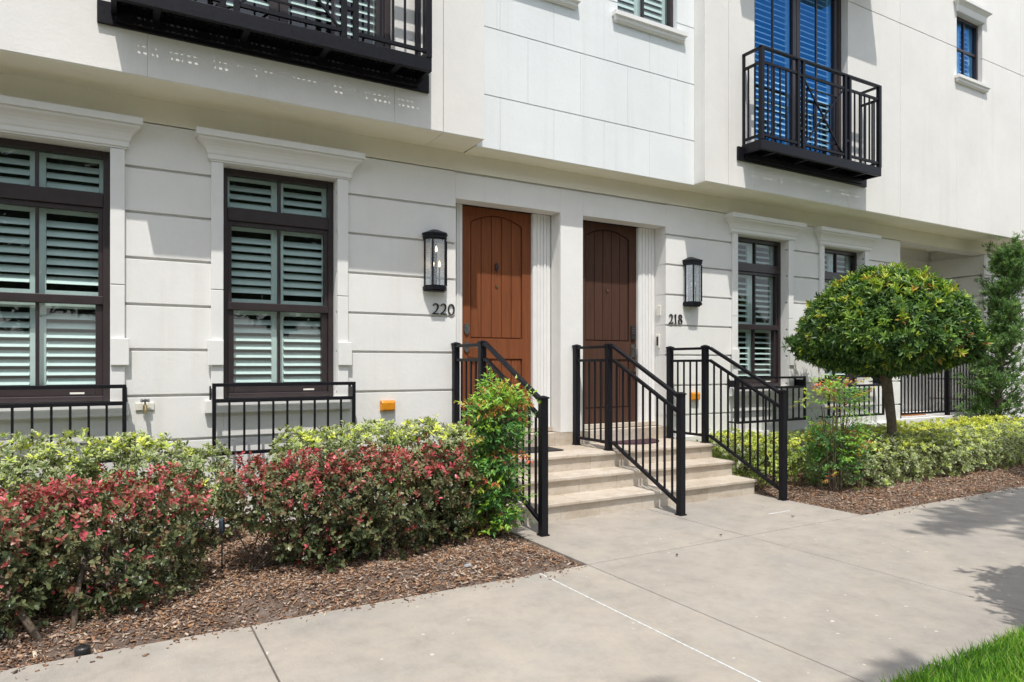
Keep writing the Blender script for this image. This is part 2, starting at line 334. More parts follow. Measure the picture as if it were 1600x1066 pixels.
def mulch(name, height, x0, x1, y0, y1, n, seed, label):
    r = np.random.default_rng(seed)
    px = r.uniform(x0, x1, n); py = r.uniform(y0, y1, n)
    # thinner scatter next to the pavement, clumpy elsewhere
    keep = r.uniform(0, 1, n) < (.45 + .4*np.sin(px*5+1.3*np.sin(py*7)) * np.cos(py*6+px*2) + np.clip((py-y0)/.6, 0, .55))
    px = px[keep]; py = py[keep]; n = len(px)
    L = r.uniform(.006, .044, n)*r.uniform(.3, 1.0, n); W = L*r.uniform(.15, .55, n); T = r.uniform(.0015, .005, n)
    yaw = r.uniform(0, 6.283, n); pit = r.normal(0, .28, n); rol = r.normal(0, .35, n)
    tmpl = np.array([(-1,-1,-1),(1,-.7,-1),(1,.8,-1),(-1,1,-1),(-1,-1,1),(1,-.7,1),(1,.8,1),(-1,1,1)], float)*.5
    V = tmpl[None]*np.stack([L, W, T], 1)[:, None, :]
    V[:, :, 0] *= 1; cy, sy = np.cos(yaw), np.sin(yaw); cp, sp = np.cos(pit), np.sin(pit); cr, sr = np.cos(rol), np.sin(rol)
    x, y, z = V[..., 0], V[..., 1], V[..., 2]
    y, z = y*cr[:, None]-z*sr[:, None], y*sr[:, None]+z*cr[:, None]
    x, z = x*cp[:, None]+z*sp[:, None], -x*sp[:, None]+z*cp[:, None]
    x, y = x*cy[:, None]-y*sy[:, None], x*sy[:, None]+y*cy[:, None]
    base = height(px, py) + .003 + r.uniform(0, .014, n)
    k = r.uniform(0, 1, n) < .0035; py[k] = y0-.01-np.abs(r.normal(0, .07, k.sum())); base[k] = .004
    V = np.stack([x+px[:, None], y+py[:, None], z+base[:, None]], 2).reshape(-1, 3)
    q = np.array([(0,3,2,1),(4,5,6,7),(0,1,5,4),(1,2,6,5),(2,3,7,6),(3,0,4,7)])
    F = (q[None] + (np.arange(n)*8)[:, None, None]).reshape(-1, 4)
    o = npmesh(name, V, F, M['chips']); o['kind'] = 'stuff'; o['label'] = label; o['category'] = 'mulch'; return o
def npmesh(name, V, F, mat, parent=None, attrs=None, smooth=False):
    me = bpy.data.meshes.new(name); k = F.shape[1]; nf = len(F)
    if parent is not None: V = V - np.array(ORG[parent.name])
    me.vertices.add(len(V)); me.vertices.foreach_set('co', np.ascontiguousarray(V, dtype=np.float32).ravel())
    me.loops.add(nf*k); me.loops.foreach_set('vertex_index', np.ascontiguousarray(F, dtype=np.int32).ravel())
    me.polygons.add(nf); me.polygons.foreach_set('loop_start', np.arange(0, nf*k, k, dtype=np.int32))
    me.update(calc_edges=True)
    for nm, arr in (attrs or {}).items():
        at = me.attributes.new(nm, 'FLOAT', 'POINT'); at.data.foreach_set('value', np.ascontiguousarray(arr, dtype=np.float32))
    if smooth: me.polygons.foreach_set('use_smooth', [True]*nf)
    me.materials.append(mat); o = bpy.data.objects.new(name, me); COL.objects.link(o)
    if parent is not None: o.parent = parent; ORG[o.name] = ORG[parent.name]
    return o
mulch('bark_mulch', hL, -1.6, 2.84, -2.55, -.35, 95000, 11, 'reddish brown bark mulch under the red tipped shrubs')
mulch('bark_mulch', hR, 6.05, 12.8, -2.54, -.9, 95000, 12, 'brown bark mulch in front of the right hand hedge')

# ------------------------------------------------------------------ the building
B = thing('townhouse', (5, 0, 0), 'cream and white stucco townhouse with grooved ground floor and overhanging upper storeys', 'townhouse')
def subtract(rect, holes):
    out = [rect]
    for hx0, hx1, hz0, hz1 in holes:
        nxt = []
        for x0, x1, z0, z1 in out:
            a, b, c, d = max(x0, hx0), min(x1, hx1), max(z0, hz0), min(z1, hz1)
            if a >= b-1e-6 or c >= d-1e-6: nxt.append((x0, x1, z0, z1)); continue
            if x0 < a: nxt.append((x0, a, z0, z1))
            if b < x1: nxt.append((b, x1, z0, z1))
            if z0 < c: nxt.append((a, b, z0, c))
            if d < z1: nxt.append((a, b, d, z1))
        out = nxt
    return out
def wall(mb, X0, X1, Z0, Z1, Y0, Y1, holes, rows, gap=.012, skin=.03):
    """rows: list of (z0, z1, [vertical joints]); skin panels in front, backing behind"""
    for z0, z1, xj, vg in rows:
        xs = [X0] + list(xj) + [X1]
        for i in range(len(xs)-1):
            a = xs[i] + (vg/2 if i else 0); b = xs[i+1] - (vg/2 if i < len(xs)-2 else 0)
            for r in subtract((a, b, z0, z1), holes): mb.box(r[0], r[1], Y0, Y0+skin, r[2], r[3])
    for r in subtract((X0, X1, Z0, Z1), holes): mb.box(r[0], r[1], Y0+skin, Y1, r[2], r[3])
def rowsz(zs, gap, xj=(), vg=.006):
    out = []
    for i in range(len(zs)-1):
        out.append((zs[i] + (gap/2 if i else 0), zs[i+1] - (gap/2 if i < len(zs)-2 else 0), xj, vg))
    return out
WIN = [(-1.058, -.055), (.80, 1.80), (7.215, 8.24), (9.04, 10.02)]
WZ = (1.10, 3.165)
D220 = (3.047, 4.363); D218 = (4.676, 5.958); DH = 3.14
GZ = [-.1, .388, .766, 1.144, 1.53, 1.906, 2.291, 2.669, 3.043, 3.419, 3.633]
gh = [(a, b, *WZ) for a, b in WIN] + [(*D220, .634, DH), (*D218, .634, DH), (3.02, 5.985, -.2, .634), (11.009, 13.67, .53, 3.42)]
# two skins: grooves stop at the smooth door surround (no joints between the doors)
mb = MB(); wall(mb, -8, 3.047, -.1, 3.633, 0, .24, gh, rowsz(GZ[:-1], .022))
mb.build('grooved_wall', M['lower'], B, bevel=.004)
mb = MB(); wall(mb, 3.047, 5.958, .634, 3.633, 0, .20, gh, [(.634, 3.408, (), .006)]); mb.build('door_surround', M['lower'], B, bevel=.004)
mb = MB(); wall(mb, 5.958, 22, -.1, 3.633, 0, .24, gh, rowsz(GZ[:-1], .022))
mb.build('grooved_wall', M['lower'], B, bevel=.004)
mb = MB(); mb.box(-8, 22, .0, .0285, 3.43, 3.632); mb.build('bounce_tinted_band', M['bounce_band'], B)  # top strip of the wall, bounced light put into its colour
# jogs of masonry on the right hand reveal of the second door (grooves return into it)
mb = MB()
for i in range(2, len(GZ)-2): 
    z0, z1 = max(.64, GZ[i]+.009), min(3.138, GZ[i+1]-.009)
    if z1 > z0: mb.box(5.9545, 5.9575, .004, .198, z0, z1)
mb.build('reveal_panel', M['lower'], B)
# plinth ledge under the right hand windows
MB().box(6.04, 11.0, -.05, -.002, -.1, .50).build('plinth', M['lower'], B, bevel=.008)
# upper storeys
top = 9.0
uph_l = [(.20, 2.21, 4.12, 6.95)]
mb = MB(); wall(mb, -8, 3.144, 3.633, top, -.46, -.16, uph_l, rowsz([3.633, 6.75, top], .008, (2.701,), .006)); mb.build('upper_wall', M['cream'], B, bevel=.006)
uph_r = [(7.03, 8.95, 4.12, 6.95), (11.80, 12.60, 6.11, 7.14)]
mb = MB(); wall(mb, 6.16, 22, 3.633, top, -.46, -.16, uph_r, rowsz([3.633, 6.56, top], .008, (6.566, 10.224, 13.9), .006)); mb.build('upper_wall', M['cream'], B, bevel=.006)
uph_c = [(3.38, 4.30, 5.44, 7.0), (4.96, 5.88, 5.44, 7.0)]
ja = [3.421, 4.087, 4.766, 5.437]; jb_ = [3.758, 4.438, 5.109, 5.76]
czs = [3.622, 4.165, 4.86, 5.555, 6.25, 6.95, top]
rows = []
for i in range(len(czs)-1):
    rows.append((czs[i] + (.005 if i else 0), czs[i+1]-.005, ja if i % 2 == 0 else jb_, .0022))
mb = MB(); wall(mb, 3.146, 6.158, 3.622, top, -.28, -.05, uph_c, rows, skin=.015); mb.build('panelled_wall', M['bay'], B, bevel=.003)
# soffits
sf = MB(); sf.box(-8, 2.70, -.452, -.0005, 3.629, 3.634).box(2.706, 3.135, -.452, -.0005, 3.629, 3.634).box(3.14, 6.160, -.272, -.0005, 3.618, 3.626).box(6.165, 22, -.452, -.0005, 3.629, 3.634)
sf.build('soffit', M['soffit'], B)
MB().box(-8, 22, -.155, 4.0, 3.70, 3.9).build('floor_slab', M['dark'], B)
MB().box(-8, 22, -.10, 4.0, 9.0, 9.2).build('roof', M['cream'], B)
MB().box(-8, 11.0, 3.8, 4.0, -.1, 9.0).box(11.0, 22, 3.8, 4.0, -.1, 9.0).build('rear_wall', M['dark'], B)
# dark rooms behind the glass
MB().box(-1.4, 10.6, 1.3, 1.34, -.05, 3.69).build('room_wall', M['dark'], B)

# ---- windows
def louvers(mb, x0, x1, z0, z1, y, pitch=.076, chord=.084, tilt=30, th=.009):
    n = int((z1-z0-.03)/pitch); off = (z1-z0-n*pitch)/2
    c, s = math.cos(R(tilt))*chord/2, math.sin(R(tilt))*chord/2
    for i in range(n):
        zc = z0 + off + (i+.5)*pitch
        # front edge low, room edge high; lens-shaped slat
        prof = [(-c, -s), (-c*.4, -s*.4-th*.6), (c*.4, s*.4-th*.6), (c, s), (c*.4, s*.4+th*.6), (-c*.4, -s*.4+th*.6)]
        mb.loft([[(x0, y+a, zc+b) for a, b in prof], [(x1, y+a, zc+b) for a, b in prof]])
def shutter(par, x0, x1, z0, z1, y, rails=(), tilt=30):
    st = .05; mb = MB()
    xm = (x0+x1)/2
    for a, b in ((x0, xm-.004), (xm+.004, x1)):
        mb.box(a, a+st, y-.016, y+.016, z0, z1).box(b-st, b, y-.016, y+.016, z0, z1)
        zs = sorted([z0, z1] + [r for r in rails])
        for i, z in enumerate(zs):
            lo = z0 if i == 0 else (z1-.07 if i == len(zs)-1 else z-.04); mb.box(a+st, b-st, y-.015, y+.015, lo, lo+.07 if i in (0, len(zs)-1) else lo+.08)
        for i in range(len(zs)-1):
            lo = zs[i]+(.07 if i == 0 else .04); hi = zs[i+1]-(.07 if i == len(zs)-2 else .04)
            louvers(mb, a+st+.002, b-st-.002, lo, hi, y, tilt=tilt)
    return mb.build('shutter', M['shutter'], par)
def ground_window(x0, x1, tag_label, tl, tu):
    z0, z1 = 1.105, 3.163; ya, yb = .105, .185; F = .05
    fr = MB()
    fr.box(x0+.002, x0+F, ya, yb, z0, z1).box(x1-F, x1-.002, ya, yb, z0, z1)
    fr.box(x0+F, x1-F, ya, yb, z1-.055, z1).box(x0+F, x1-F, ya, yb, z0, z0+.045)
    fr.box(x0+F, x1-F, ya-.006, yb, 2.70, 2.815)
    w = fr.build('window', M['bronze'], B, bevel=.005); w['label'] = tag_label
    xm = (x0+x1)/2
    sh = MB()      # transom lights, upper and lower sash
    sh.box(xm-.013, xm+.013, ya+.012, yb-.02, 2.815, z1-.055)
    a, b = x0+F, x1-F
    sh.box(a, a+.035, ya+.015, yb-.01, 1.97, 2.70).box(b-.035, b, ya+.015, yb-.01, 1.97, 2.70).box(a+.035, b-.035, ya+.015, yb-.01, 2.66, 2.70)
    sh.box(xm-.012, xm+.012, ya+.02, yb-.015, 1.97, 2.66).box(a, b, ya+.004, yb-.005, 1.90, 1.97)
    sh.box(a, a+.055, ya+.03, yb+.01, z0+.045, 1.90).box(b-.055, b, ya+.03, yb+.01, z0+.045, 1.90).box(a+.055, b-.055, ya+.03, yb+.01, z0+.045, z0+.115)
    sh.box(xm-.012, xm+.012, ya+.035, yb+.005, z0+.115, 1.90)
    sh.build('sash', M['bronze'], w, bevel=.004)
    MB().box(xm+.22, xm+.32, ya+.024, ya+.03, z0+.06, z0+.075).build('sash_label', M['white_plastic'], w)
    g = MB(); g.pane(a, xm-.014, ya+.04, 2.815, z1-.056).pane(xm+.014, b, ya+.04, 2.815, z1-.056)
    g.pane(a+.034, b-.034, ya+.045, 1.968, 2.662); g.pane(a+.054, b-.054, ya+.06, z0+.112, 1.902)
    g.build('pane', M['glass'], w)
    shutter(w, x0+.03, x1-.03, z0+.03, 1.935, .232, tilt=tl); shutter(w, x0+.03, x1-.03, 1.94, 2.705, .232, tilt=tu); shutter(w, x0+.03, x1-.03, 2.735, z1-.005, .232, tilt=tu)
    # jamb pilasters with block, sill and entablature
    for s_ in (0, 1):
        t = MB(); p0, p1 = (x0-.10, x0-.001) if s_ == 0 else (x1+.001, x1+.105)
        t.box(p0, p1, -.03, -.001, 1.10, 2.055).box(p0, p1, -.03, -.001, 2.06, 3.168)
        q0, q1 = (p0-.03, p1-.002) if s_ == 0 else (p0+.002, p1+.03)
        t.box(q0, q1, -.055, -.031, 1.40, 1.62)
        t.build('jamb_trim', M['trim'], w, bevel=.005)
    MB().box(x0-.15, x1+.135, -.06, .10, .985, 1.098).build('sill', M['trim'], w, bevel=.008)
    prof = [(0, 3.170), (.0, 3.185), (.012, 3.186), (.012, 3.225), (.02, 3.235), (.028, 3.262), (.042, 3.29), (.062, 3.313), (.088, 3.333), (.092, 3.34), (.092, 3.356), (.112, 3.357), (.112, 3.41), (.105, 3.415)]
    e0, e1 = x0-.115, x1+.12
    MB().loft([[(e0-d, -.001, z), (e0-d, -.035-d, z), (e1+d, -.035-d, z), (e1+d, -.001, z)] for d, z in prof]).build('head_moulding', M['trim'], w)
    return w
for (a, b), lb in zip(WIN, ('shuttered ground floor window at the left edge of the photo', 'shuttered window left of the russet door', 'shuttered window right of the lantern beside 218', 'window half hidden behind the clipped tree')):
    ground_window(a, b, lb, *((38, 47) if a < 5 else (22, 30)))
def upper_window(x0, x1, z0, z1, yf, sill_x, head=True, glassm='upglass'):
    ya, yb = yf+.07, yf+.14; F = .045; xm = (x0+x1)/2
    fr = MB().box(x0, x0+F, ya, yb, z0, z1).box(x1-F, x1, ya, yb, z0, z1).box(x0+F, x1-F, ya, yb, z0, z0+F).box(x0+F, x1-F, ya, yb, z1-F, z1)
    w = fr.build('window', M['bronze'], B, bevel=.004)
    zm = (z0+z1)/2
    MB().box(xm-.013, xm+.013, ya+.02, yb-.01, z0+F, z1-F).box(x0+F, xm-.013, ya+.02, yb-.01, zm-.018, zm+.018).box(xm+.013, x1-F, ya+.02, yb-.01, zm-.018, zm+.018).build('sash', M['bronze'], w)
    MB().pane(x0+F, x1-F, ya+.04, z0+F, z1-F).build('pane', M[glassm], w)
    shutter(w, x0+.02, x1-.02, z0+.02, z1-.02, yf+.205, tilt=66 if glassm == 'glass' else 50)
    sx0, sx1 = sill_x
    prof = [(0, z0-.125), (.02, z0-.105), (.022, z0-.075), (.045, z0-.06), (.045, z0-.012), (.03, z0-.004)]
    MB().loft([[(sx0+.045-d, yf-.001, z), (sx0+.045-d, yf-.03-d, z), (sx1-.045+d, yf-.03-d, z), (sx1-.045+d, yf-.001, z)] for d, z in prof]).build('sill', M['trim'], w)
    if head:
        prof = [(0, z1+.005), (.01, z1+.03), (.02, z1+.10), (.05, z1+.13), (.08, z1+.15), (.08, z1+.20)]
        MB().loft([[(x0-.03-d, yf-.001, z), (x0-.03-d, yf-.03-d, z), (x1+.03+d, yf-.03-d, z), (x1+.03+d, yf-.001, z)] for d, z in prof]).build('head_moulding', M['trim'], w)
    return w
upper_window(3.382, 4.298, 5.442, 6.998, -.28, (3.30, 4.395), False, 'glass')
upper_window(4.962, 5.878, 5.442, 6.998, -.28, (4.875, 5.985), False, 'glass')
upper_window(11.802, 12.598, 6.112, 7.138, -.46, (11.73, 12.72), True)
def balcony_door(x0, x1, z0, z1, yf, gm):
    ya, yb = yf+.10, yf+.18; F = .06; xm = (x0+x1)/2
    fr = MB().box(x0+.002, x0+F, ya, yb, z0, z1).box(x1-F, x1-.002, ya, yb, z0, z1).box(x0+F, x1-F, ya, yb, z1-F, z1).box(x0+F, x1-F, ya, yb, z0, z0+.05)
    w = fr.build('balcony_door', M['bronze'], B, bevel=.005)
    for a, b in ((x0+F+.002, xm-.003), (xm+.003, x1-F-.002)):
        lf = MB().box(a, a+.075, ya+.012, yb-.01, z0+.052, z1-F-.002).box(b-.075, b, ya+.012, yb-.01, z0+.052, z1-F-.002).box(a+.075, b-.075, ya+.012, yb-.01, z0+.052, z0+.20).box(a+.075, b-.075, ya+.012, yb-.01, z1-F-.09, z1-F-.002)
        l = lf.build('door_leaf', M['bronze'], w, bevel=.004)
        MB().box((a+b)/2-.012, (a+b)/2+.012, ya+.03, yb-.02, z0+.20, z1-F-.09).build('muntin', M['bronze'], l)
        MB().pane(a+.074, b-.074, ya+.04, z0+.198, z1-F-.088).build('pane', M[gm], l)
    shutter(w, x0+.07, x1-.07, z0+.05, z1-.05, yf+.245, tilt=46)
    return w
balcony_door(.202, 2.208, 4.14, 6.948, -.46, 'glass'); balcony_door(7.032, 8.948, 4.14, 6.948, -.46, 'upglass')
for x0, x1 in ((.05, 2.36), (6.60, 9.43)):
    MB().box(x0, x1, -.96, -.465, 6.90, 7.02).build('door_canopy', M['cream'], B, bevel=.01)

# ---- front doors
def front_door(X0, X1, dx0, dx1, mat, label, hinge_right):
    y = .245; z0, z1 = .69, 3.138
    d = MB()
    # slab behind, stiles, rails and an arched top rail in front
    d.box(dx0, dx1, y+.030, y+.07, z0, z1)
    st = .115; a, b = dx0+st, dx1-st
    d.box(dx0, a, y, y+.03, z0, z1).box(b, dx1, y, y+.03, z0, z1)
    d.box(a, b, y, y+.03, z0, .875).box(a, b, y, y+.03, 1.475, 1.70)
    n = 14; xs = [a+(b-a)*i/n for i in range(n+1)]
    arch = [(x, 2.975+.095*(1-((x-(a+b)/2)/((b-a)/2))**2)) for x in xs]
    for i in range(n):
        (xa, za), (xb, zb) = arch[i], arch[i+1]
        d.loft([[(xa, y, za), (xa, y+.03, za), (xa, y+.03, z1), (xa, y, z1)], [(xb, y, zb), (xb, y+.03, zb), (xb, y+.03, z1), (xb, y, z1)]], cap=(i in (0, n-1)))
    door = d.build('front_door', mat, B, bevel=.0); door['label'] = label
    pk = MB(); np_ = 5; w = (b-a-.02)/np_
    for lo, hi in ((1.71, 3.06), (.885, 1.465)):
        for i in range(np_):
            xa = a+.01+i*w+.004; xb = a+.01+(i+1)*w-.004
            if hi > 2: 
                h = lambda x: 2.965+.095*(1-((x-(a+b)/2)/((b-a)/2))**2)
                pk.prism_y([(xa, lo), (xb, lo), (xb, h(xb)), ((xa+xb)/2, h((xa+xb)/2)), (xa, h(xa))], y+.012, y+.0295)
            else: pk.box(xa, xb, y+.012, y+.0295, lo, hi)
    pk.build('plank_panel', mat, door, bevel=.003)
    return door
dA = front_door(*D220, 3.225, 4.115, M['door220'], 'russet brown door of number 220', False)
dB = front_door(*D218, 4.775, 5.68, M['door218'], 'dark brown door of number 218', True)
def casing(x0, x1, doorside):
    c = MB().box(x0, x1, .205, .29, .634, 3.138)
    w = x1-x0; n = 5
    for i in range(n):
        a = x0+.012+(w-.024)*i/n; b = x0+.012+(w-.024)*(i+.72)/n
        h = (.199, .193, .197, .191, .196)[i]
        c.box(a, b, h, .2045, .66 if i else .64, 3.137)
    return c.build('fluted_casing', M['trim'], B, bevel=.003)
casing(3.05, 3.223, 1); casing(4.117, 4.361, -1); casing(4.679, 4.773, 1); casing(5.682, 5.953, -1)
th = MB().box(3.05, 4.36, .17, .32, .635, .688).box(4.68, 5.953, .17, .32, .635, .688); th.build('threshold', M['trav'], B, bevel=.004)
# hardware
def rosette(cx, cz, rx, rz, y0, y1, n=20):
    return [[(cx+rx*math.cos(-2*math.pi*i/n), y, cz+rz*math.sin(-2*math.pi*i/n)) for i in range(n)] for y in (y0, y1)]
MB().loft(rosette(3.29, 1.80, .034, .062, .243, .228)).loft(rosette(3.29, 1.815, .018, .018, .227, .218)).build('deadbolt', M['steel'], dA, smooth=False)
h = MB().loft(rosette(3.29, 1.60, .032, .06, .243, .23)); h.tube([(3.29, .23, 1.61), (3.29, .185, 1.61), (3.36, .18, 1.605), (3.41, .185, 1.60)], [.012, .012, .011, .009]); h.build('handle', M['steel'], dA)
MB().loft(rosette(3.67, 2.285, .014, .014, .256, .245)).build('peephole', M['brass'], dA)
MB().loft(rosette(3.67, 2.50, .022, .045, .256, .243)).tube([(3.655, .24, 2.49), (3.67, .235, 2.44), (3.685, .24, 2.49)], .006).build('knocker', M['bronze'], dA)
k = MB().box(5.585, 5.65, .222, .244, 1.72, 1.90); k.build('keypad_lock', M['black'], dB, bevel=.008)
kb = MB()
for i in range(3):
    for j in range(4): kb.box(5.596+i*.016, 5.606+i*.016, .2185, .2215, 1.79+j*.022, 1.803+j*.022)
kb.build('keypad_button', M['steel'], dB)
h = MB().box(5.59, 5.645, .232, .244, 1.50, 1.66); h.tube([(5.617, .232, 1.62), (5.617, .17, 1.60), (5.617, .16, 1.52), (5.617, .165, 1.42), (5.617, .20, 1.33), (5.617, .238, 1.32)], [.013, .012, .013, .013, .012, .013]); h.build('handle', M['steel'], dB)
MB().loft(rosette(5.225, 2.32, .014, .014, .256, .245)).build('peephole', M['brass'], dB)

# ---- porch at the right
P = MB(); P.box(11.011, 13.668, -.02, 1.2, -.1, .529); P.build('porch_floor', M['lower'], B, bevel=.006)
P = MB(); P.box(10.8, 13.9, .98, 1.1, .53, 3.9); P.build('porch_wall', M['lower'], B)
P = MB()
for i in range(1, 9): P.box(13.640, 13.668, .004, .975, max(.535, GZ[i]+.014), min(3.405, GZ[i+1]-.014))
P.box(13.690, 13.9, .241, .979, .53, 3.7); P.build('porch_side_wall', M['lower'], B)
MB().box(10.8, 11.007, .241, .979, .53, 3.7).build('porch_side_wall', M['lower'], B)
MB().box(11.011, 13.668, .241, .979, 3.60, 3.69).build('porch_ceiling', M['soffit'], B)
pd = MB().box(11.45, 12.38, .93, .978, .56, 2.98).build('porch_door', M['bronze'], B, bevel=.005)
MB().box(11.56, 12.27, .915, .929, 1.75, 2.85).box(11.56, 12.27, .915, .929, .75, 1.55).build('panel', M['bronze'], pd, bevel=.006)
MB().loft(rosette(12.30, 1.6, .03, .03, .929, .88)).build('handle', M['steel'], pd)
prof = [(0, 2.985), (.0, 3.10), (.02, 3.12), (.05, 3.17), (.06, 3.18), (.06, 3.25)]
MB().box(11.02, 13.63, .955, .978, 3.28, 3.40).build('porch_frieze', M['trim'], B, bevel=.006)
MB().loft([[(11.36-d, .979, z), (11.36-d, .93-d, z), (12.47+d, .93-d, z), (12.47+d, .979, z)] for d, z in prof]).box(11.36, 11.449, .95, .979, .53, 2.984).box(12.381, 12.47, .95, .979, .53, 2.984).build('door_trim', M['trim'], B)

# ------------------------------------------------------------------ entrance steps
S = thing('entrance_steps', (4.5, -.7, 0), 'travertine entrance steps shared by the two brown doors', 'steps')
rs = random.Random(4)
def slabs(mb, x0, x1, y0, y1, z0, z1, step, gap=.003):
    x = x0
    while x < x1-.01:
        w = step*rs.uniform(.75, 1.2); b = min(x1, x+w)
        if x1-b < .15: b = x1
        mb.box(x, b-gap, y0, y1, z0, z1); x = b
SX0, SX1 = 2.985, 6.02
RZ = [0, .163, .326, .488]
NY = [-1.36, -1.05, -.75]
for i in range(3):
    mb = MB(); slabs(mb, SX0+.012, SX1-.012, NY[i]+.03, .0 if i == 2 else NY[i]+.36, RZ[i]-.02, RZ[i+1]-.032, .55); mb.build('riser', M['trav'], S)
    mb = MB()
    if i < 2: slabs(mb, SX0, SX1, NY[i], NY[i+1]+.05, RZ[i+1]-.031, RZ[i+1], .61)
    else:
        slabs(mb, SX0, SX1, NY[i], -.36, RZ[i+1]-.031, RZ[i+1], .61); slabs(mb, SX0, SX1, -.357, .0, RZ[i+1]-.031, RZ[i+1], .61)
    mb.build('tread', M['trav'], S, bevel=.006)
mb = MB(); slabs(mb, 3.022, 5.983, .002, .05, .45, .632, .6); mb.box(3.022, 5.983, .051, .4, .45, .628); mb.build('door_step', M['trav'], S)

# ------------------------------------------------------------------ door mats
o = MB().box(3.30, 4.12, -.42, -.05, .489, .503).build('doormat', M['rubber'], bevel=.004, origin=None)
tag(o, 'black rectangular doormat in front of the russet door', 'doormat')
mb = MB(); poly = [(5.30+.40*math.cos(t), -.03-.36*math.sin(t)) for t in [math.pi*i/18 for i in range(19)]]
mb.loft([[(x, y, z) for x, y in poly] for z in (.489, .502)]); o = mb.build('doormat', M['maroon']); tag(o, 'maroon half round doormat in front of the dark brown door', 'doormat')
o = MB().box(11.5, 12.3, .30, .85, .531, .545).build('doormat', M['orangemat'], bevel=.004); tag(o, 'orange brown coir doormat on the porch behind the clipped tree', 'doormat')

# ------------------------------------------------------------------ stair railings
def post(mb, x, y, z0, z1, w=.062):
    mb.box(x-w/2, x+w/2, y-w/2, y+w/2, z0, z1)
    c = w/2+.008; mb.box(x-c, x+c, y-c, y+c, z1, z1+.014)
    mb.loft([[(x-a, y-a, z), (x+a, y-a, z), (x+a, y+a, z), (x-a, y+a, z)] for a, z in ((c-.004, z1+.014), (.008, z1+.026))])
def stair_rail(x, label):
    t = thing('stair_railing', (x, -1.7, 0), label, 'railing', 'black stair railings at the entrance')
    yw, yl, yb = -.04, -.63, -1.715
    zl = .489; I = M['iron']
    for y, z0, z1 in ((yw, zl, 1.615), (yl, zl, 1.615), (yb, .001, 1.125)):
        mb = MB(); post(mb, x, y, z0, z1)
        c = .04; mb.box(x-c, x+c, y-c, y+c, z0, z0+.012); mb.build('post', I, t, bevel=.003)
    w = .031
    zt, zm, zb = 1.60, 1.455, .575            # on the landing: hand rail, second rail, bottom rail
    dz = -.49                                  # fall from landing post to bottom post
    for nm, z, hgt, wd in (('handrail', zt, .030, .045), ('upper_rail', zm, .030, .034), ('bottom_rail', zb, .03, .034)):
        mb = MB(); mb.box(x-wd/2, x+wd/2, yl+w, yw-w, z-hgt/2, z+hgt/2)
        ze = z+dz+(.02 if nm == 'bottom_rail' else 0)
        mb.bar((x, yl-w-.0, z), (x, yl-w-.055, z), wd, hgt); mb.bar((x, yl-w-.045, z+.004), (x, yb+w, ze), wd, hgt)
        mb.build(nm, I, t, bevel=.003)
    b = .0165
    for i in range(4):
        y = yw-w-(i+1)*((yw-yl-2*w)/5)
        MB().box(x-b/2, x+b/2, y-b/2, y+b/2, zb+.012, zm-.012).build('baluster', I, t)
    y0, y1 = yl-w-.045, yb+w
    for i in range(9):
        f = (i+.6)/9.4; y = y0+(y1-y0)*f
        MB().box(x-b/2, x+b/2, y-b/2, y+b/2, zb+(dz+.02)*f+.010, zm+dz*f-.010).build('baluster', I, t)
    return t
stair_rail(3.03, 'black metal stair railing on the left, in front of the russet door')
stair_rail(4.555, 'black metal stair railing in the middle between the two flights')
stair_rail(5.985, 'black metal stair railing on the right beside the pale hedge')

# ------------------------------------------------------------------ guards in front of the ground floor windows
def window_guard(x0, x1, n, label):
    t = thing('window_guard', ((x0+x1)/2, -.16, .63), label, 'railing', 'black guards below the ground floor windows')
    I = M['iron']; y = -.16; w = .030; zt, zm, zb = 1.232, 1.097, .645
    for x in (x0, x1): MB().box(x-w/2, x+w/2, y-w/2, y+w/2, zb-.015, zt+.015).build('post', I, t, bevel=.003)
    MB().box(x0+w/2, x1-w/2, y-w/2, y+w/2, zt-.015, zt+.015).build('top_rail', I, t, bevel=.003)
    MB().box(x0+w/2, x1-w/2, y-w/2, y+w/2, zm-.016, zm+.016).build('middle_rail', I, t, bevel=.003)
    MB().box(x0+w/2, x1-w/2, y-w/2, y+w/2, zb-.015, zb+.015).build('bottom_rail', I, t, bevel=.003)
    for x in (x0, x1):
        MB().box(x-.012, x+.012, y+w/2, -.004, 1.11, 1.20).box(x-.02, x+.02, -.008, -.001, 1.09, 1.22).build('wall_bracket', I, t)
        MB().box(x-.01, x+.01, y+w/2, -.004, zb-.01, zb+.01).build('wall_bracket', I, t)
    for i in range(n):
        x = x0+(x1-x0)*(i+1)/(n+1); MB().box(x-.0085, x+.0085, y-.0085, y+.0085, zb+.016, zm-.016).build('baluster', I, t)
    return t
window_guard(-1.17, .045, 9, 'black window guard at the left edge, below the leftmost window')
window_guard(.708, 1.917, 9, 'black window guard below the shuttered window left of the russet door')
window_guard(7.06, 8.41, 10, 'black window guard below the window beside the 218 lantern, seen through the stair railing')
window_guard(8.95, 10.28, 10, 'black window guard behind the clipped tree trunk')

# porch guard
t = thing('porch_railing', (12.3, .05, .53), 'black metal railing across the raised porch behind the clipped tree', 'railing')
I = M['iron']
for x in (11.04, 12.5, 13.62): 
    mb = MB(); post(mb, x, .05, .531, 1.64, .06); mb.build('post', I, t)
for nm, z in (('top_rail', 1.62), ('middle_rail', 1.48), ('bottom_rail', .60)):
    MB().box(11.07, 12.469, .035, .065, z-.015, z+.015).box(12.531, 13.589, .035, .065, z-.015, z+.015).build(nm, I, t)
for i in range(25):
    x = 11.12+.1*i
    if abs(x-12.5) > .04: MB().box(x-.0085, x+.0085, .0415, .0585, .616, 1.464).build('baluster', I, t)

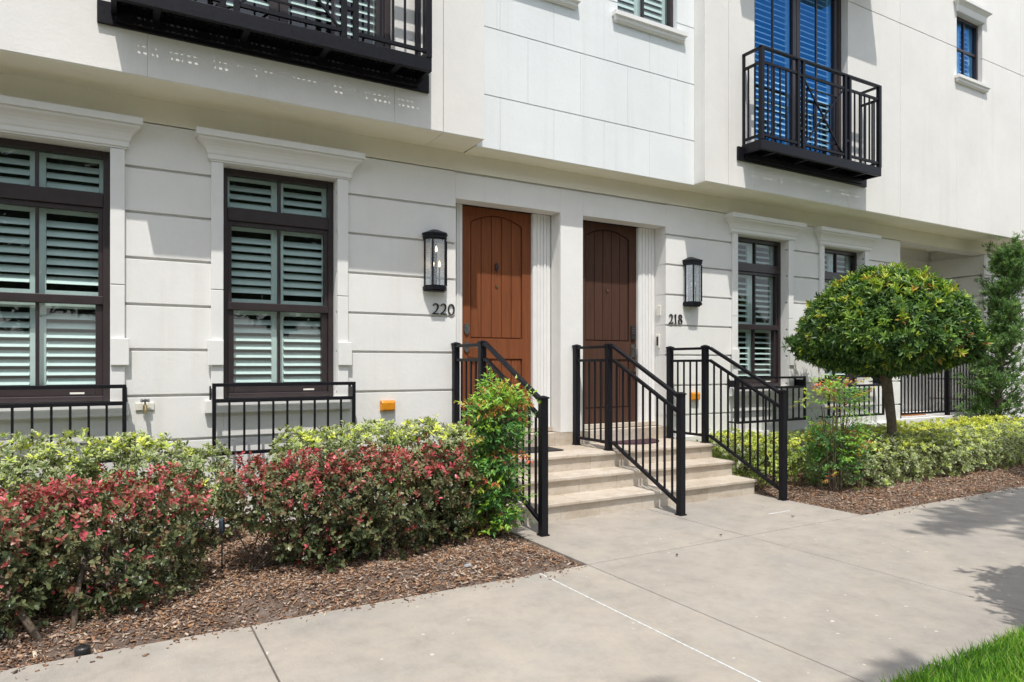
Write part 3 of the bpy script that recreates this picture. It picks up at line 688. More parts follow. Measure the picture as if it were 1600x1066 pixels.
# ------------------------------------------------------------------ balconies
def balcony(x0, x1, bays, label):
    yw, yf = -.462, -.745; I = M['iron']
    t = thing('balcony', ((x0+x1)/2, -.6, 4.0), label, 'balcony', 'black juliet balconies on the upper floor')
    zt, zm, zb, f0, f1 = 5.285, 5.115, 4.225, 4.045, 4.165
    # frame under the deck
    MB().box(x0, x1, yf-.02, yf+.02, f0, f1).build('fascia_beam', I, t, bevel=.004)
    for x in (x0+.02, x1-.02): MB().box(x-.02, x+.02, yf+.02, yw, f0, f1).build('side_beam', I, t, bevel=.004)
    MB().box(x0-.09, x1+.09, yw-.03, yw-.001, 3.965, 4.135).box(x0+.03, x1-.03, yw-.055, yw-.03, 3.99, 4.06).build('wall_ledger', I, t, bevel=.003)
    dk = MB(); ys = [yf+.022, -.606, -.582, -.558, yw-.004]
    for i in range(4): dk.box(x0+.04, x1-.04, ys[i]+(.0042 if i else 0), ys[i+1]-(.0042 if i < 3 else 0), f1-.0255, f1-.022)
    n = int((x1-x0)/.045)
    for i in range(n):
        x = x0+.06+i*.045
        if i % 7 < 5: dk.box(x-.009, x+.009, yf+.022, yw-.032, f1-.05, f1-.031)
        else: dk.box(x-.022, x+.022, yf+.022, yw-.032, f1-.05, f1-.031)
    dk.build('deck', I, t)
    for i in range(4):
        x = x0+.3+(x1-x0-.6)*i/3; MB().box(x-.025, x+.025, yf+.021, yw-.032, f0+.005, f1-.052).build('joist', I, t)
    P_ = .055
    xs = [x0+P_/2, bays[0]-.055, bays[0]+.045, bays[1]-.045, bays[1]+.055, x1-P_/2]
    for k, x in enumerate(xs):
        w = P_ if k in (0, 5) else .045
        mb = MB(); mb.box(x-w/2, x+w/2, yf-w/2+.002, yf+w/2-.002, f1, zt+.02); mb.build('post', I, t, bevel=.003)
    MB().box(x0, x1, yf-.024, yf+.024, zt-.004, zt+.026).build('top_rail', I, t, bevel=.004)
    link = MB()
    for a, b in ((xs[1], xs[2]), (xs[3], xs[4])):
        for z in (5.10, 4.42): link.box(a+.0225, b-.0225, yf-.015, yf+.015, z-.015, z+.015)
    link.build('post_link', I, t)
    for a, b, kind in ((xs[0], xs[1], 'b'), (xs[2], xs[3], 'x'), (xs[4], xs[5], 'b')):
        a += .026; b -= .024; z_m, z_b = zm, zb
        MB().box(a, b, yf-.014, yf+.014, z_m-.015, z_m+.015).build('middle_rail', I, t)
        MB().box(a, b, yf-.014, yf+.014, z_b-.015, z_b+.015).build('bottom_rail', I, t)
        if kind == 'b':
            for i in range(5):
                x = a+(b-a)*(i+.8)/5.6; MB().box(x-.0085, x+.0085, yf-.0085, yf+.0085, z_b+.016, z_m-.016).build('baluster', I, t)
        else:
            X = MB(); lo, hi = z_b+.015, z_m-.015
            X.bar((a, yf, lo), (b, yf, hi), .018, .018, (0, 1, 0)); X.bar((a, yf+.019, hi), (b, yf+.019, lo), .018, .018, (0, 1, 0))
            for q in (.13, .30):
                xa, xb = a+(b-a)*q, b-(b-a)*q; za, zb_ = lo+(hi-lo)*q, hi-(hi-lo)*q
                yy = yf+.04
                X.box(xa-.008, xa+.008, yy-.008, yy+.008, za, zb_).box(xb-.008, xb+.008, yy-.008, yy+.008, za, zb_).box(xa, xb, yy-.007, yy+.007, za-.008, za+.008).box(xa, xb, yy-.007, yy+.007, zb_-.008, zb_+.008)
            X.build('cross_panel', I, t)
    for x in (x0+.0275, x1-.0275):
        MB().box(x-.02, x+.02, yf+.026, yw-.001, zt-.002, zt+.024).build('top_rail', I, t)
        MB().box(x-.014, x+.014, yf+.026, yw-.001, zm-.015, zm+.015).box(x-.014, x+.014, yf+.026, yw-.001, zb-.015, zb+.015).build('side_rail', I, t)
        for y in (yf+.10, yf+.20): MB().box(x-.0085, x+.0085, y-.0085, y+.0085, zb+.016, zm-.016).build('baluster', I, t)
        MB().box(x-.018, x+.018, yw-.022, yw-.001, f1, zt-.003).build('wall_post', I, t)
    return t
balcony(-.045, 2.45, (.76, 1.70), 'wide black balcony above the left windows, cut by the top of the photo')
balcony(6.79, 9.25, (7.55, 8.50), 'black balcony in front of the blue reflecting glass doors')

# ------------------------------------------------------------------ wall lanterns
def lantern(x0, x1, lit, label):
    xc = (x0+x1)/2; t = thing('wall_lantern', (xc, 0, 2.17), label, 'lantern', 'lanterns beside the doors'); I = M['iron']
    hw = (x1-x0)/2; zb, zt = 2.185, 2.70
    def plan(s): return [(xc-hw*s, -.004), (xc-hw*s, -.045*s-.004), (xc-hw*.58*s, -.135*s-.004), (xc+hw*.58*s, -.135*s-.004), (xc+hw*s, -.045*s-.004), (xc+hw*s, -.004)]
    def slab(mb, s, a, b): mb.loft([[(x, y, z) for x, y in plan(s)] for z in (a, b)])
    mb = MB(); slab(mb, 1.0, zb-.02, zb+.012); slab(mb, .93, zb+.012, zb+.026); slab(mb, .86, zb-.034, zb-.02); mb.build('base_plate', I, t)
    mb = MB(); slab(mb, .95, zt-.026, zt-.012); slab(mb, 1.0, zt-.012, zt+.024); slab(mb, 1.06, zt+.024, zt+.04)
    mb.loft([[(x, y, zt+.04) for x, y in plan(1.04)], [(x, y, zt+.085) for x, y in [(xc+(x-xc)*.22, -.004+(y+.004)*.25) for x, y in plan(1)]]]); mb.build('roof', I, t)
    p = plan(.95); mb = MB()
    for x, y in p[1:5]: mb.box(x-.007, x+.007, y-.006, y+.008, zb+.026, zt-.026)
    mb.build('corner_bar', I, t)
    MB().box(xc-.035, xc+.035, -.0035, -.001, zb-.02, zt+.04).build('back_plate', I, t)
    g = MB(); q = plan(.93)
    for a, b in ((1, 2), (2, 3), (3, 4)):
        (xa, ya), (xb, yb) = q[a], q[b]; dx, dy = xb-xa, yb-ya
        g.add([(xa+dx*.06, ya+dy*.06, zb+.027), (xa+dx*.94, ya+dy*.94, zb+.027), (xa+dx*.94, ya+dy*.94, zt-.027), (xa+dx*.06, ya+dy*.06, zt-.027)], [(0, 1, 2, 3)])
    g.build('pane', M['lglass'], t)
    for dx, z in ((0, 2.58), (-.035, 2.43), (.035, 2.43)):
        MB().tube([(xc+dx, -.062, zb+.026), (xc+dx, -.062, z-.03)], .008, 10).build('candle', I, t)
        MB().tube([(xc+dx, -.062, z-.03), (xc+dx, -.062, z-.015), (xc+dx, -.062, z), (xc+dx, -.062, z+.018), (xc+dx, -.062, z+.034)], [.006, .0115, .012, .008, .002], 10).build('bulb', M['bulb'] if lit else M['bulb_off'], t, smooth=True)
    return t
lantern(2.675, 2.925, True, 'lit half hexagonal black lantern above the number 220')
lantern(6.235, 6.49, False, 'unlit half hexagonal black lantern above the number 218')

# ------------------------------------------------------------------ house numbers
def stroke(mb, pts, ws, y0, y1):
    pts = [Vector((p[0], 0, p[1])) for p in pts]; lo = []; hi = []
    if not hasattr(ws, '__len__'): ws = [ws]*len(pts)
    for i, p in enumerate(pts):
        d = (pts[min(i+1, len(pts)-1)]-pts[max(i-1, 0)]).normalized(); n = Vector((-d.z, 0, d.x))
        lo.append(p-n*ws[i]/2); hi.append(p+n*ws[i]/2)
    mb.loft([[(a.x, y0, a.z), (a.x, y1, a.z), (b.x, y1, b.z), (b.x, y0, b.z)] for a, b in zip(lo, hi)])
def digit(ch, x, z, w, h, serif):
    mb = MB(); y0, y1 = -.016, -.002; T = h*(.115 if serif else .12); t = h*(.045 if serif else .065)
    def ring(cx, cz, rx, rz):
        n = 28; pts = []; ws = []
        for i in range(n+1):
            a = 2*math.pi*i/n; pts.append((cx+rx*math.cos(a), cz+rz*math.sin(a))); ws.append(t+(T-t)*abs(math.cos(a)))
        stroke(mb, pts, ws, y0, y1)
    if ch == '0': ring(x+w/2, z+h/2, w/2-T/2, h/2-t/2)
    if ch == '8': ring(x+w/2, z+h*.27, w/2-T/2, h*.27-t/2); ring(x+w/2, z+h*.755, w*.43-T/2, h*.245-t/2)
    if ch == '1':
        mb.box(x+w/2-T/2, x+w/2+T/2, y0, y1, z+t, z+h); mb.box(x+w*.18, x+w*.82, y0, y1, z, z+t-.0005)
        stroke(mb, [(x+w*.14, z+h*.84), (x+w*.34, z+h*.90), (x+w/2-T/2, z+h*.975)], [t*.7, t, t], y0, y1)
    if ch == '2':
        pts = []; ws = []
        for i in range(13):
            a = R(165-i*(165+38)/12); pts.append((x+w*.47+(w*.44-T/2)*math.cos(a), z+h*.70+(h*.30-t/2)*math.sin(a))); ws.append(t*1.3+(T-t)*max(0, math.cos(a)))
        pts += [(x+w*.52, z+h*.27), (x+w*.10, z+h*.085)]; ws += [t*1.4, t*1.2]
        stroke(mb, pts, ws, y0, y1); mb.box(x+w*.02, x+w*.98, y0-.0005, y1, z, z+h*.105)
        if serif: mb.box(x+w*.90, x+w*.99, y0-.0005, y1, z+h*.1055, z+h*.22)
    return mb
def house_number(txt, x0, x1, z0, z1, serif, label):
    t = thing('house_number', ((x0+x1)/2, 0, z0), label, 'house number')
    w = (x1-x0)/3
    for i, c in enumerate(txt): digit(c, x0+i*w+w*.06, z0, w*.88, z1-z0, serif).build('digit', M['black'], t)
house_number('220', 2.775, 3.035, 1.922, 2.035, False, 'black number 220 on the wall under the lit lantern')
house_number('218', 5.99, 6.225, 1.922, 2.045, True, 'black number 218 on the wall under the unlit lantern')

# ------------------------------------------------------------------ small wall fittings
def wall_light(xc, zc, label):
    t = thing('step_light', (xc, 0, zc), label, 'light', 'amber step lights low on the wall')
    MB().box(xc-.075, xc+.075, -.014, -.001, zc-.05, zc+.055).build('housing', M['amber'], t, bevel=.004)
    MB().loft([[(xc-a, y, zc-b), (xc-a, y, zc+b2), (xc+a, y, zc+b2), (xc+a, y, zc-b)] for a, b, b2, y in ((.073, .047, .052, -.0145), (.071, .045, .05, -.04), (.06, .036, .032, -.055))]).build('lens', M['amber'], t, bevel=.004)
wall_light(2.30, 1.00, 'small amber step light on the wall right of the window guard')
wall_light(6.43, 1.00, 'small amber step light seen between the bars of the right stair railing')
t = thing('hose_tap', (.195, 0, 1.05), 'hose tap with brass valve on a white wall plate between the left windows', 'tap')
MB().box(.125, .265, -.016, -.001, 1.025, 1.09).build('wall_plate', M['white_plastic'], t, bevel=.006)
MB().tube([(.195, -.016, 1.06), (.195, -.075, 1.06)], .017, 12).tube([(.195, -.07, 1.066), (.195, -.085, 1.03), (.195, -.09, 1.005)], [.016, .015, .015], 12).build('valve', M['brass'], t)
MB().tube([(.195+.03*math.cos(a), -.06+.012*math.sin(a), 1.108+.012*math.sin(3*a)) for a in [2*math.pi*i/16 for i in range(17)]], .006, 6).tube([(.195, -.06, 1.06), (.195, -.06, 1.11)], .007, 8).box(.166, .224, -.064, -.056, 1.104, 1.111).build('hand_wheel', M['steel'], t)
t = thing('doorbell', (5.953, .14, 1.68), 'white doorbell with black button in the reveal right of the dark brown door', 'doorbell')
MB().box(5.934, 5.953, .105, .165, 1.62, 1.79).build('housing', M['white_plastic'], t, bevel=.006)
MB().box(5.929, 5.9335, .117, .15, 1.65, 1.765).build('button', M['black'], t, bevel=.003)
o = MB().box(5.938, 5.953, .085, .155, 2.03, 2.16).build('intercom_box', M['white_plastic'], bevel=.004, origin=None); tag(o, 'cream intercom box above the doorbell beside the dark brown door', 'box')

# ------------------------------------------------------------------ plants: many leaf-sized faces on real stems
def nrm(a): return a/np.maximum(1e-9, np.linalg.norm(a, axis=-1, keepdims=True))
TEMPL = {'oval': ([(0,0,0),(.30,.42,.06),(.30,0,0),(.30,-.42,.06),(.70,.40,.05),(.70,0,-.03),(.70,-.40,.05),(1,0,-.10)],
                  [(0,2,1),(0,3,2),(1,2,5),(1,5,4),(2,3,6),(2,6,5),(4,5,7),(5,6,7)], [.3,1,0,1,1,0,1,.8]),
         'spoon': ([(0,0,0),(.62,.5,.05),(.60,0,-.02),(.62,-.5,.05),(.93,.22,-.02),(.93,-.22,-.02),(1,0,-.06)],
                   [(0,2,1),(0,3,2),(1,2,6),(1,6,4),(2,3,5),(2,5,6)], [.3,1,0,1,1,1,.9]),
         'lance': ([(0,0,0),(.38,.5,.09),(.42,0,0),(.38,-.5,.09),(1,0,-.12)], [(0,2,1),(1,2,4),(0,3,2),(2,3,4)], [.3,1,0,1,.7]),
         'blade': ([(0,.5,0),(0,-.5,0),(.55,.35,.06),(.55,-.35,.06),(1,0,-.12)], [(0,1,3),(0,3,2),(2,3,4)], [0,0,0,0,0])}
def leaves(name, pos, d, up, length, width, tint, mat, parent, kind='lance'):
    tv, tf, te = TEMPL[kind]; tv = np.array(tv); tf = np.array(tf); n = len(pos); k = len(tv)
    d = nrm(d); s = nrm(np.cross(up, d)); u = np.cross(d, s)
    V = (pos[:, None, :] + d[:, None, :]*(tv[None, :, 0:1]*length[:, None, None]) + s[:, None, :]*(tv[None, :, 1:2]*width[:, None, None]) + u[:, None, :]*(tv[None, :, 2:3]*length[:, None, None])).reshape(-1, 3)
    F = (tf[None] + (np.arange(n)*k)[:, None, None]).reshape(-1, 3)
    return npmesh(name, V, F, mat, parent, {'tint': np.repeat(tint, k), 'edge': np.tile(np.array(te), n)})
def whorl(r, tips, axis, m, theta, th_sd, L, W, spread=.0):
    n = len(tips); axis = nrm(axis)
    ref = np.where(np.abs(axis[:, 2:3]) > .9, np.array([[1., 0, 0]]), np.array([[0, 0, 1.]]))
    a = nrm(np.cross(axis, ref)); b = np.cross(axis, a)
    az = (np.arange(m)[None]*2.39996 + r.uniform(0, 6.28, (n, 1)) + r.normal(0, .25, (n, m)))
    th = R(theta)+r.normal(0, R(th_sd), (n, m))
    rad = a[:, None, :]*np.cos(az)[..., None] + b[:, None, :]*np.sin(az)[..., None]
    d = axis[:, None, :]*np.cos(th)[..., None] + rad*np.sin(th)[..., None]
    up = axis[:, None, :]*np.sin(th)[..., None] - rad*np.cos(th)[..., None] + r.normal(0, .18, (n, m, 3))
    pos = tips[:, None, :] - axis[:, None, :]*(spread*np.arange(m)[None, :, None]/m)
    pos = np.broadcast_to(pos, d.shape)
    Ls = L*r.uniform(.65, 1.15, (n, m)); Ws = W*r.uniform(.75, 1.2, (n, m))*Ls/L
    return pos.reshape(-1, 3), d.reshape(-1, 3), up.reshape(-1, 3), Ls.ravel(), Ws.ravel()
def lump_points(r, lumps, dens, fill, pexp=2.4, rough=.06, bottom=-.6, clump=0):
    """points near the surfaces of overlapping rounded lumps, plus some inside them"""
    P, A = [], []
    for i, (cx, cy, cz, rx, ry, rz) in enumerate(lumps):
        area = 4*math.pi*((rx*ry)**1.6/3+(rx*rz)**1.6/3+(ry*rz)**1.6/3)**(1/1.6)
        n = int(area*dens); d = nrm(r.normal(0, 1, (n*2, 3))); d = d[d[:, 2] > bottom][:n]
        s = (np.abs(d)**pexp).sum(1)**(-1/pexp)
        ph = r.uniform(0, 6.28, 6)
        wob = np.sin(d[:, 0]*6+ph[0])*np.sin(d[:, 1]*6+ph[1])+.6*np.sin(d[:, 2]*9+ph[2]+d[:, 0]*7)
        dep = 1-np.abs(r.normal(0, fill, len(d)))
        k = s*(1+rough*wob+r.normal(0, rough*.5, len(d)))*np.clip(dep, .25, 1)
        p = d*k[:, None]*np.array([rx, ry, rz])+np.array([cx, cy, cz])
        if clump:      # leaves stand in bunches with hollows between them
            f = clump; v = np.sin(p[:, 0]*f+1.3*np.sin(p[:, 1]*f*.7+1))*np.sin(p[:, 2]*f*1.1+1.1*np.sin(p[:, 0]*f*.6))+.6*np.sin(p[:, 0]*f*1.9+p[:, 2]*f*1.3)*np.sin(p[:, 1]*f*1.7+2)
            k = k*(1-.30*np.clip(v-.05, 0, .8)/.8)
            p = d*k[:, None]*np.array([rx, ry, rz])+np.array([cx, cy, cz])
        nv = nrm(d/np.array([rx, ry, rz])); keep = np.ones(len(p), bool)
        for j, (ax, ay, az, bx, by, bz) in enumerate(lumps):
            if j == i: continue
            q = (np.abs((p-np.array([ax, ay, az]))/np.array([bx, by, bz]))**pexp).sum(1)
            keep &= (q > .55) | (r.uniform(0, 1, len(p)) < .12)
        keep &= p[:, 2] > .02
        P.append(p[keep]); A.append(nv[keep])
    return np.concatenate(P), np.concatenate(A)
def twigs(par, base, tips, r, rad=.007, mat='twig', n=None, name='stem'):
    mb = MB(); idx = r.choice(len(tips), min(n or len(tips), len(tips)), replace=False)
    for i in idx:
        b = base[r.integers(len(base))]; t = tips[i]; mid = b*.45+t*.55; mid = mid+r.normal(0, .04, 3); mid[2] = b[2]+(t[2]-b[2])*.45
        mb.tube([b, mid, t], [rad, rad*.7, rad*.3], 5, cap=False)
    return mb.build(name, M[mat], par)

def variegated(seed, lumps, label, dens=420, mat='L_pitto', lim=.35, L=.048, group='variegated hedge shrubs', lime_top=True):
    r = np.random.default_rng(seed)
    c = np.mean(np.array(lumps)[:, :3], 0); t = thing('variegated_shrub', (c[0], c[1], 0), label, 'shrub', group)
    P, A = lump_points(r, lumps, dens, .14, 3.2, .05, -.7, 17)
    A = nrm(A*.8+np.array([0, 0, .55])+r.normal(0, .3, P.shape))
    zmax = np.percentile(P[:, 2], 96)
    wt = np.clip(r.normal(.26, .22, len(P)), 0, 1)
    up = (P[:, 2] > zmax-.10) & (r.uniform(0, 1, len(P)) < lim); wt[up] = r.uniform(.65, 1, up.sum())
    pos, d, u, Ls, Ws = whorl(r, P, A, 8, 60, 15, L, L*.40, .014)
    tint = np.clip(np.repeat(wt, 8)+r.normal(0, .08, len(pos)), 0, 1)
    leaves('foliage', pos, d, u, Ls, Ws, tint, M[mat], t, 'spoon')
    base = np.array([(cx+r.normal(0, rx*.35), cy+r.normal(0, ry*.2), .0) for cx, cy, cz, rx, ry, rz in lumps for _ in range(3)])
    twigs(t, base, P-A*.02, r, .007, n=60)
    return t
def fringe(seed, lumps, label, dens=640, L=.033, stems=()):
    r = np.random.default_rng(seed)
    c = np.mean(np.array(lumps)[:, :3], 0); t = thing('fringe_flower_shrub', (c[0], c[1], 0), label, 'shrub', 'red tipped shrubs in the left bed')
    P, A = lump_points(r, lumps, dens, .17, 3.3, .09, -.95, 15)
    A = nrm(A*.9+np.array([0, 0, .35])+r.normal(0, .45, P.shape))
    zt = np.percentile(P[:, 2], 97); zb = np.percentile(P[:, 2], 5); hgt = (P[:, 2]-zb)/(zt-zb)
    clump = .5+.5*np.sin(P[:, 0]*9+2*np.sin(P[:, 2]*11+seed))*np.sin(P[:, 1]*10+P[:, 2]*8)
    pr = np.clip((hgt-.55)*1.8, .06, .70)*(.35+1.1*clump)
    red = r.uniform(0, 1, len(P)) < pr
    wt = np.clip(r.normal(.24, .15, len(P))+.14*hgt, .0, .58); wt[red] = .60+.40*r.uniform(0, 1, red.sum())**1.2
    pos, d, u, Ls, Ws = whorl(r, P, A, 6, 58, 20, L, L*.64, .05)
    # leaves strung along the twig
    tint = np.clip(np.repeat(wt, 6)+r.normal(0, .06, len(pos)), 0, 1)
    leaves('foliage', pos, d, u, Ls, Ws, tint, M['L_loro'], t, 'oval')
    base = np.array([(cx+r.normal(0, .06), cy+r.normal(0, .05)+.08, .0) for cx, cy, cz, rx, ry, rz in lumps for _ in range(3)])
    twigs(t, base, P-A*.02, r, .006, n=50)
    if stems:
        mb = MB()
        for pts, rad in stems: mb.tube(pts, rad, 8)
        mb.build('trunk', M['bark'], t, smooth=True)
    return t
# left bed, pale hedge against the wall
variegated(21, [(-1.05,-.72,.50,.42,.33,.40), (-.45,-.70,.52,.42,.34,.40)], 'pale variegated shrub at the left edge behind the red tipped shrubs')
variegated(22, [(.12,-.74,.50,.40,.34,.40), (.52,-.78,.44,.26,.30,.36)], 'pale variegated shrub below the hose tap')
variegated(23, [(1.38,-.76,.49,.36,.32,.40), (1.85,-.75,.52,.38,.34,.40)], 'pale variegated shrub below the amber step light')
variegated(24, [(2.38,-.76,.52,.36,.34,.41), (2.62,-.95,.46,.22,.30,.38)], 'pale variegated shrub against the left stair railing')
# left bed, red tipped shrubs in front
fringe(31, [(-1.05,-2.02,.41,.42,.40,.37), (-.62,-2.06,.39,.40,.36,.36)], 'red tipped shrub cut by the left edge of the photo', stems=[([(-.33,-2.30,.0), (-.42,-2.22,.14), (-.52,-2.1,.32)], [.020, .018, .014])])
fringe(32, [(-.22,-1.92,.40,.36,.36,.37), (.14,-1.78,.39,.37,.38,.37), (.02,-2.10,.24,.28,.18,.22)], 'red tipped shrub left of the slim path light', stems=[([(-.20,-2.28,.0), (-.19,-2.2,.16), (-.16,-2.05,.36)], [.016, .014, .011])])
fringe(33, [(.84,-1.66,.54,.27,.33,.26), (1.22,-1.72,.41,.36,.36,.40)], 'red tipped shrub just right of the gap in the front row')
fringe(34, [(1.55,-1.69,.41,.36,.36,.40), (1.92,-1.65,.41,.35,.36,.40)], 'wide red tipped shrub below the window guard')
fringe(35, [(2.20,-1.58,.41,.26,.36,.39)], 'red tipped shrub touching the nandina')
# right bed hedge
LB = [('L_pitto', .30), ('L_lime', .75)]
variegated(41, [(6.45,-.95,.30,.36,.45,.30), (6.62,-.45,.30,.45,.36,.29)], 'pale variegated shrub behind the right stair railing', 330, 'L_lime', .45)
variegated(42, [(7.25,-1.62,.26,.50,.44,.28), (7.95,-1.60,.27,.48,.46,.28)], 'variegated hedge shrub right of the sparse nandina', 330)
variegated(43, [(8.75,-1.62,.27,.50,.46,.28), (9.45,-1.62,.28,.48,.46,.28)], 'variegated hedge shrub in front of the clipped tree trunk', 320)
variegated(44, [(10.2,-1.62,.28,.52,.46,.28), (10.95,-1.62,.28,.5,.46,.28), (11.7,-1.62,.28,.5,.46,.28)], 'variegated hedge shrub at the right edge beside the pavement', 300)
variegated(45, [(7.5,-.78,.27,.52,.42,.28), (8.25,-.76,.28,.5,.42,.28)], 'shaded variegated shrub under the clipped tree', 300, 'L_lime', .35)
variegated(46, [(9.15,-.78,.28,.52,.42,.28), (9.95,-.78,.29,.52,.42,.29)], 'lime yellow shrub right of the clipped tree trunk', 300, 'L_lime', .8)
variegated(47, [(10.75,-.78,.29,.52,.42,.29), (11.6,-.78,.29,.55,.42,.29), (12.4,-.80,.29,.5,.42,.29)], 'lime yellow shrub below the juniper', 280, 'L_lime', .85)

# nandinas
def nandina(seed, x, y, h, spread, nf, label, tiers, ncane=7):
    r = np.random.default_rng(seed); t = thing('nandina_shrub', (x, y, 0), label, 'shrub', 'nandina shrubs beside the stairs')
    cn = MB(); pos, d, up, Ls, tn = [], [], [], [], []; canes = []
    for i in range(ncane):
        a = r.uniform(0, 6.28); lean = r.uniform(.02, .22)*spread/.3; hh = h*r.uniform(.72, .98)
        b = Vector((x+.07*math.cos(a), y+.06*math.sin(a), 0)); tp = Vector((x+lean*math.cos(a), y+lean*math.sin(a), hh))
        cn.tube([b, b.lerp(tp, .5)+Vector((r.normal(0, .015), r.normal(0, .015), 0)), tp], [.008, .007, .005], 6); canes.append((b, tp))
    for _ in range(nf):
        b, tp = canes[r.integers(len(canes))]; zz = tiers(r)*h
        f = min(1, zz/max(.1, tp.z)); o = b.lerp(tp, f); o.z = min(zz, h*.98)
        a = r.uniform(0, 6.28); el = r.uniform(-.45, 1.0); D = Vector((math.cos(a)*math.cos(el), math.sin(a)*math.cos(el), math.sin(el)))
        ln = spread*r.uniform(.55, 1.0); side = D.cross(Vector((0, 0, 1))).normalized(); side = (Matrix.Rotation(r.normal(0, .7), 3, D) @ side); ft = r.uniform(0, 1)
        high = zz/h > .86; rare = r.uniform() < .06
        tone = r.uniform(.86, 1) if (rare or (high and ft < .18)) else (r.uniform(.5, .82) if (high or ft > .72) else r.uniform(0, .5))
        cn.tube([o, o+D*ln*.5, o+D*ln-Vector((0, 0, .02))], [.003, .0025, .0015], 4, cap=False)
        for q in (.35, .55, .75, .95):
            c = o+D*ln*q-Vector((0, 0, .03*q*q))
            for sd in ((-1, 1) if q < .9 else (0,)):
                bd = (D*.55+side*sd*.85).normalized() if sd else D
                bl = ln*.42*(1.1-q*.5)
                for w in (.45, .45, .75, .75, 1.0):
                    lp = c+bd*bl*w; ss = bd.cross(Vector((0, 0, 1))); ss = ss.normalized() if ss.length > 1e-3 else side
                    ld = bd*.7+ss*r.choice([-1, 1])*.7+Vector((0, 0, r.normal(-.05, .5)))
                    pos.append(lp); d.append(ld); up.append(Vector((r.normal(-.1, .55), r.normal(-.35, .55), 1))); Ls.append(r.uniform(.028, .050)); tn.append(min(1, max(0, tone+r.normal(0, .05))))
    Ls = np.array(Ls)
    leaves('foliage', np.array(pos), np.array(d), np.array(up), Ls, Ls*.36, np.array(tn), M['L_nand'], t)
    cn.build('cane', M['twig'], t)
    return t
nandina(51, 2.56, -1.70, 1.22, .235, 330, 'bushy green nandina against the left stair railing', lambda r: r.uniform(.10, 1.0))
nandina(52, 6.60, -1.88, 1.18, .34, 105, 'sparse red topped nandina with bare canes beside the right stair railing', lambda r: (r.uniform(.80, 1.0) if r.uniform() < .42 else (r.uniform(.35, .62) if r.uniform() < .75 else r.uniform(.08, .3))), 9)
nandina(53, 6.92, -1.62, .62, .28, 170, 'low green nandina in front of the pale hedge', lambda r: r.uniform(.55, 1.0))

# clipped umbrella tree
def topiary(x, y, zc, rx, rz_up, rz_dn, label):
    r = np.random.default_rng(61); t = thing('clipped_tree', (x, y, 0), label, 'tree')
    n = 7000; d = nrm(r.normal(0, 1, (n, 3)))
    ph = np.arctan2(d[:, 1], d[:, 0]); wob = 1+.03*np.sin(ph*5+1)+.02*np.sin(ph*11+d[:, 2]*9)
    dep = 1-np.abs(np.where(r.uniform(0, 1, n) < .3, r.normal(0, .28, n), r.normal(0, .06, n))); low = d[:, 2] < 0
    pe = np.where(low, 2.35, 1.72); s = (np.abs(d)**pe[:, None]).sum(1)**(-1/pe)
    P = d*s[:, None]*(wob*dep+r.normal(0, .022, n)+np.where(r.uniform(0, 1, n) < .05, r.uniform(0, .10, n), 0))[:, None]*np.where(low[:, None], np.array([[rx, rx, rz_dn]]), np.array([[rx, rx, rz_up]]))
    # underside rises towards the rim like an umbrella
    rr = np.hypot(P[:, 0], P[:, 1])/rx
    P[:, 2] = np.where(low, P[:, 2]*(1.0-.12*rr), P[:, 2])
    A = nrm(d*np.array([1, 1, 1.2])+np.array([0, 0, .35])+r.normal(0, .3, (n, 3)))
    P = P+np.array([x, y, zc])
    hz = (P[:, 2]-zc)/rz_up
    clump = .5+.5*np.sin(P[:, 0]*7+1.7*np.sin(P[:, 1]*6))*np.sin(P[:, 2]*8+P[:, 1]*5)
    wt = np.clip(r.normal(.36, .22, n)+.12*hz, 0, .9)
    yl = r.uniform(0, 1, n) < np.clip(.06+.5*(hz-.35)*clump*1.6, .05, .55); wt[yl] = r.uniform(.74, .94, yl.sum())
    rd = r.uniform(0, 1, n) < .006; wt[rd] = r.uniform(.96, 1, rd.sum())
    pos, dd, u, Ls, Ws = whorl(r, P, A, 8, 50, 17, .088, .026, .04)
    leaves('crown', pos, dd, u, Ls, Ws, np.clip(np.repeat(wt, 8)+r.normal(0, .05, n*8), 0, 1), M['L_top'], t, 'oval')
    tk = MB(); tk.tube([(x+.20, y, -.02), (x+.19, y, .30), (x+.17, y, .70), (x+.10, y, 1.05), (x+.02, y, 1.35), (x, y, 1.65)], [.08, .060, .056, .06, .07, .05], 14)
    for i in range(11):
        a = i*2.4+r.normal(0, .2); q = rx*r.uniform(.55, .85)
        tk.tube([(x+.05, y, 1.15+.02*i), (x+q*.45*math.cos(a), y+q*.45*math.sin(a), zc-.02), (x+q*math.cos(a), y+q*math.sin(a), zc+rz_up*r.uniform(.1, .5))], [.04, .025, .008], 7, cap=False)
    tk.build('trunk', M['bark'], t, smooth=True)
    return t
topiary(8.34, -1.35, 1.76, 1.03, .86, .46, 'tree clipped to a broad umbrella dome above the right hedge')

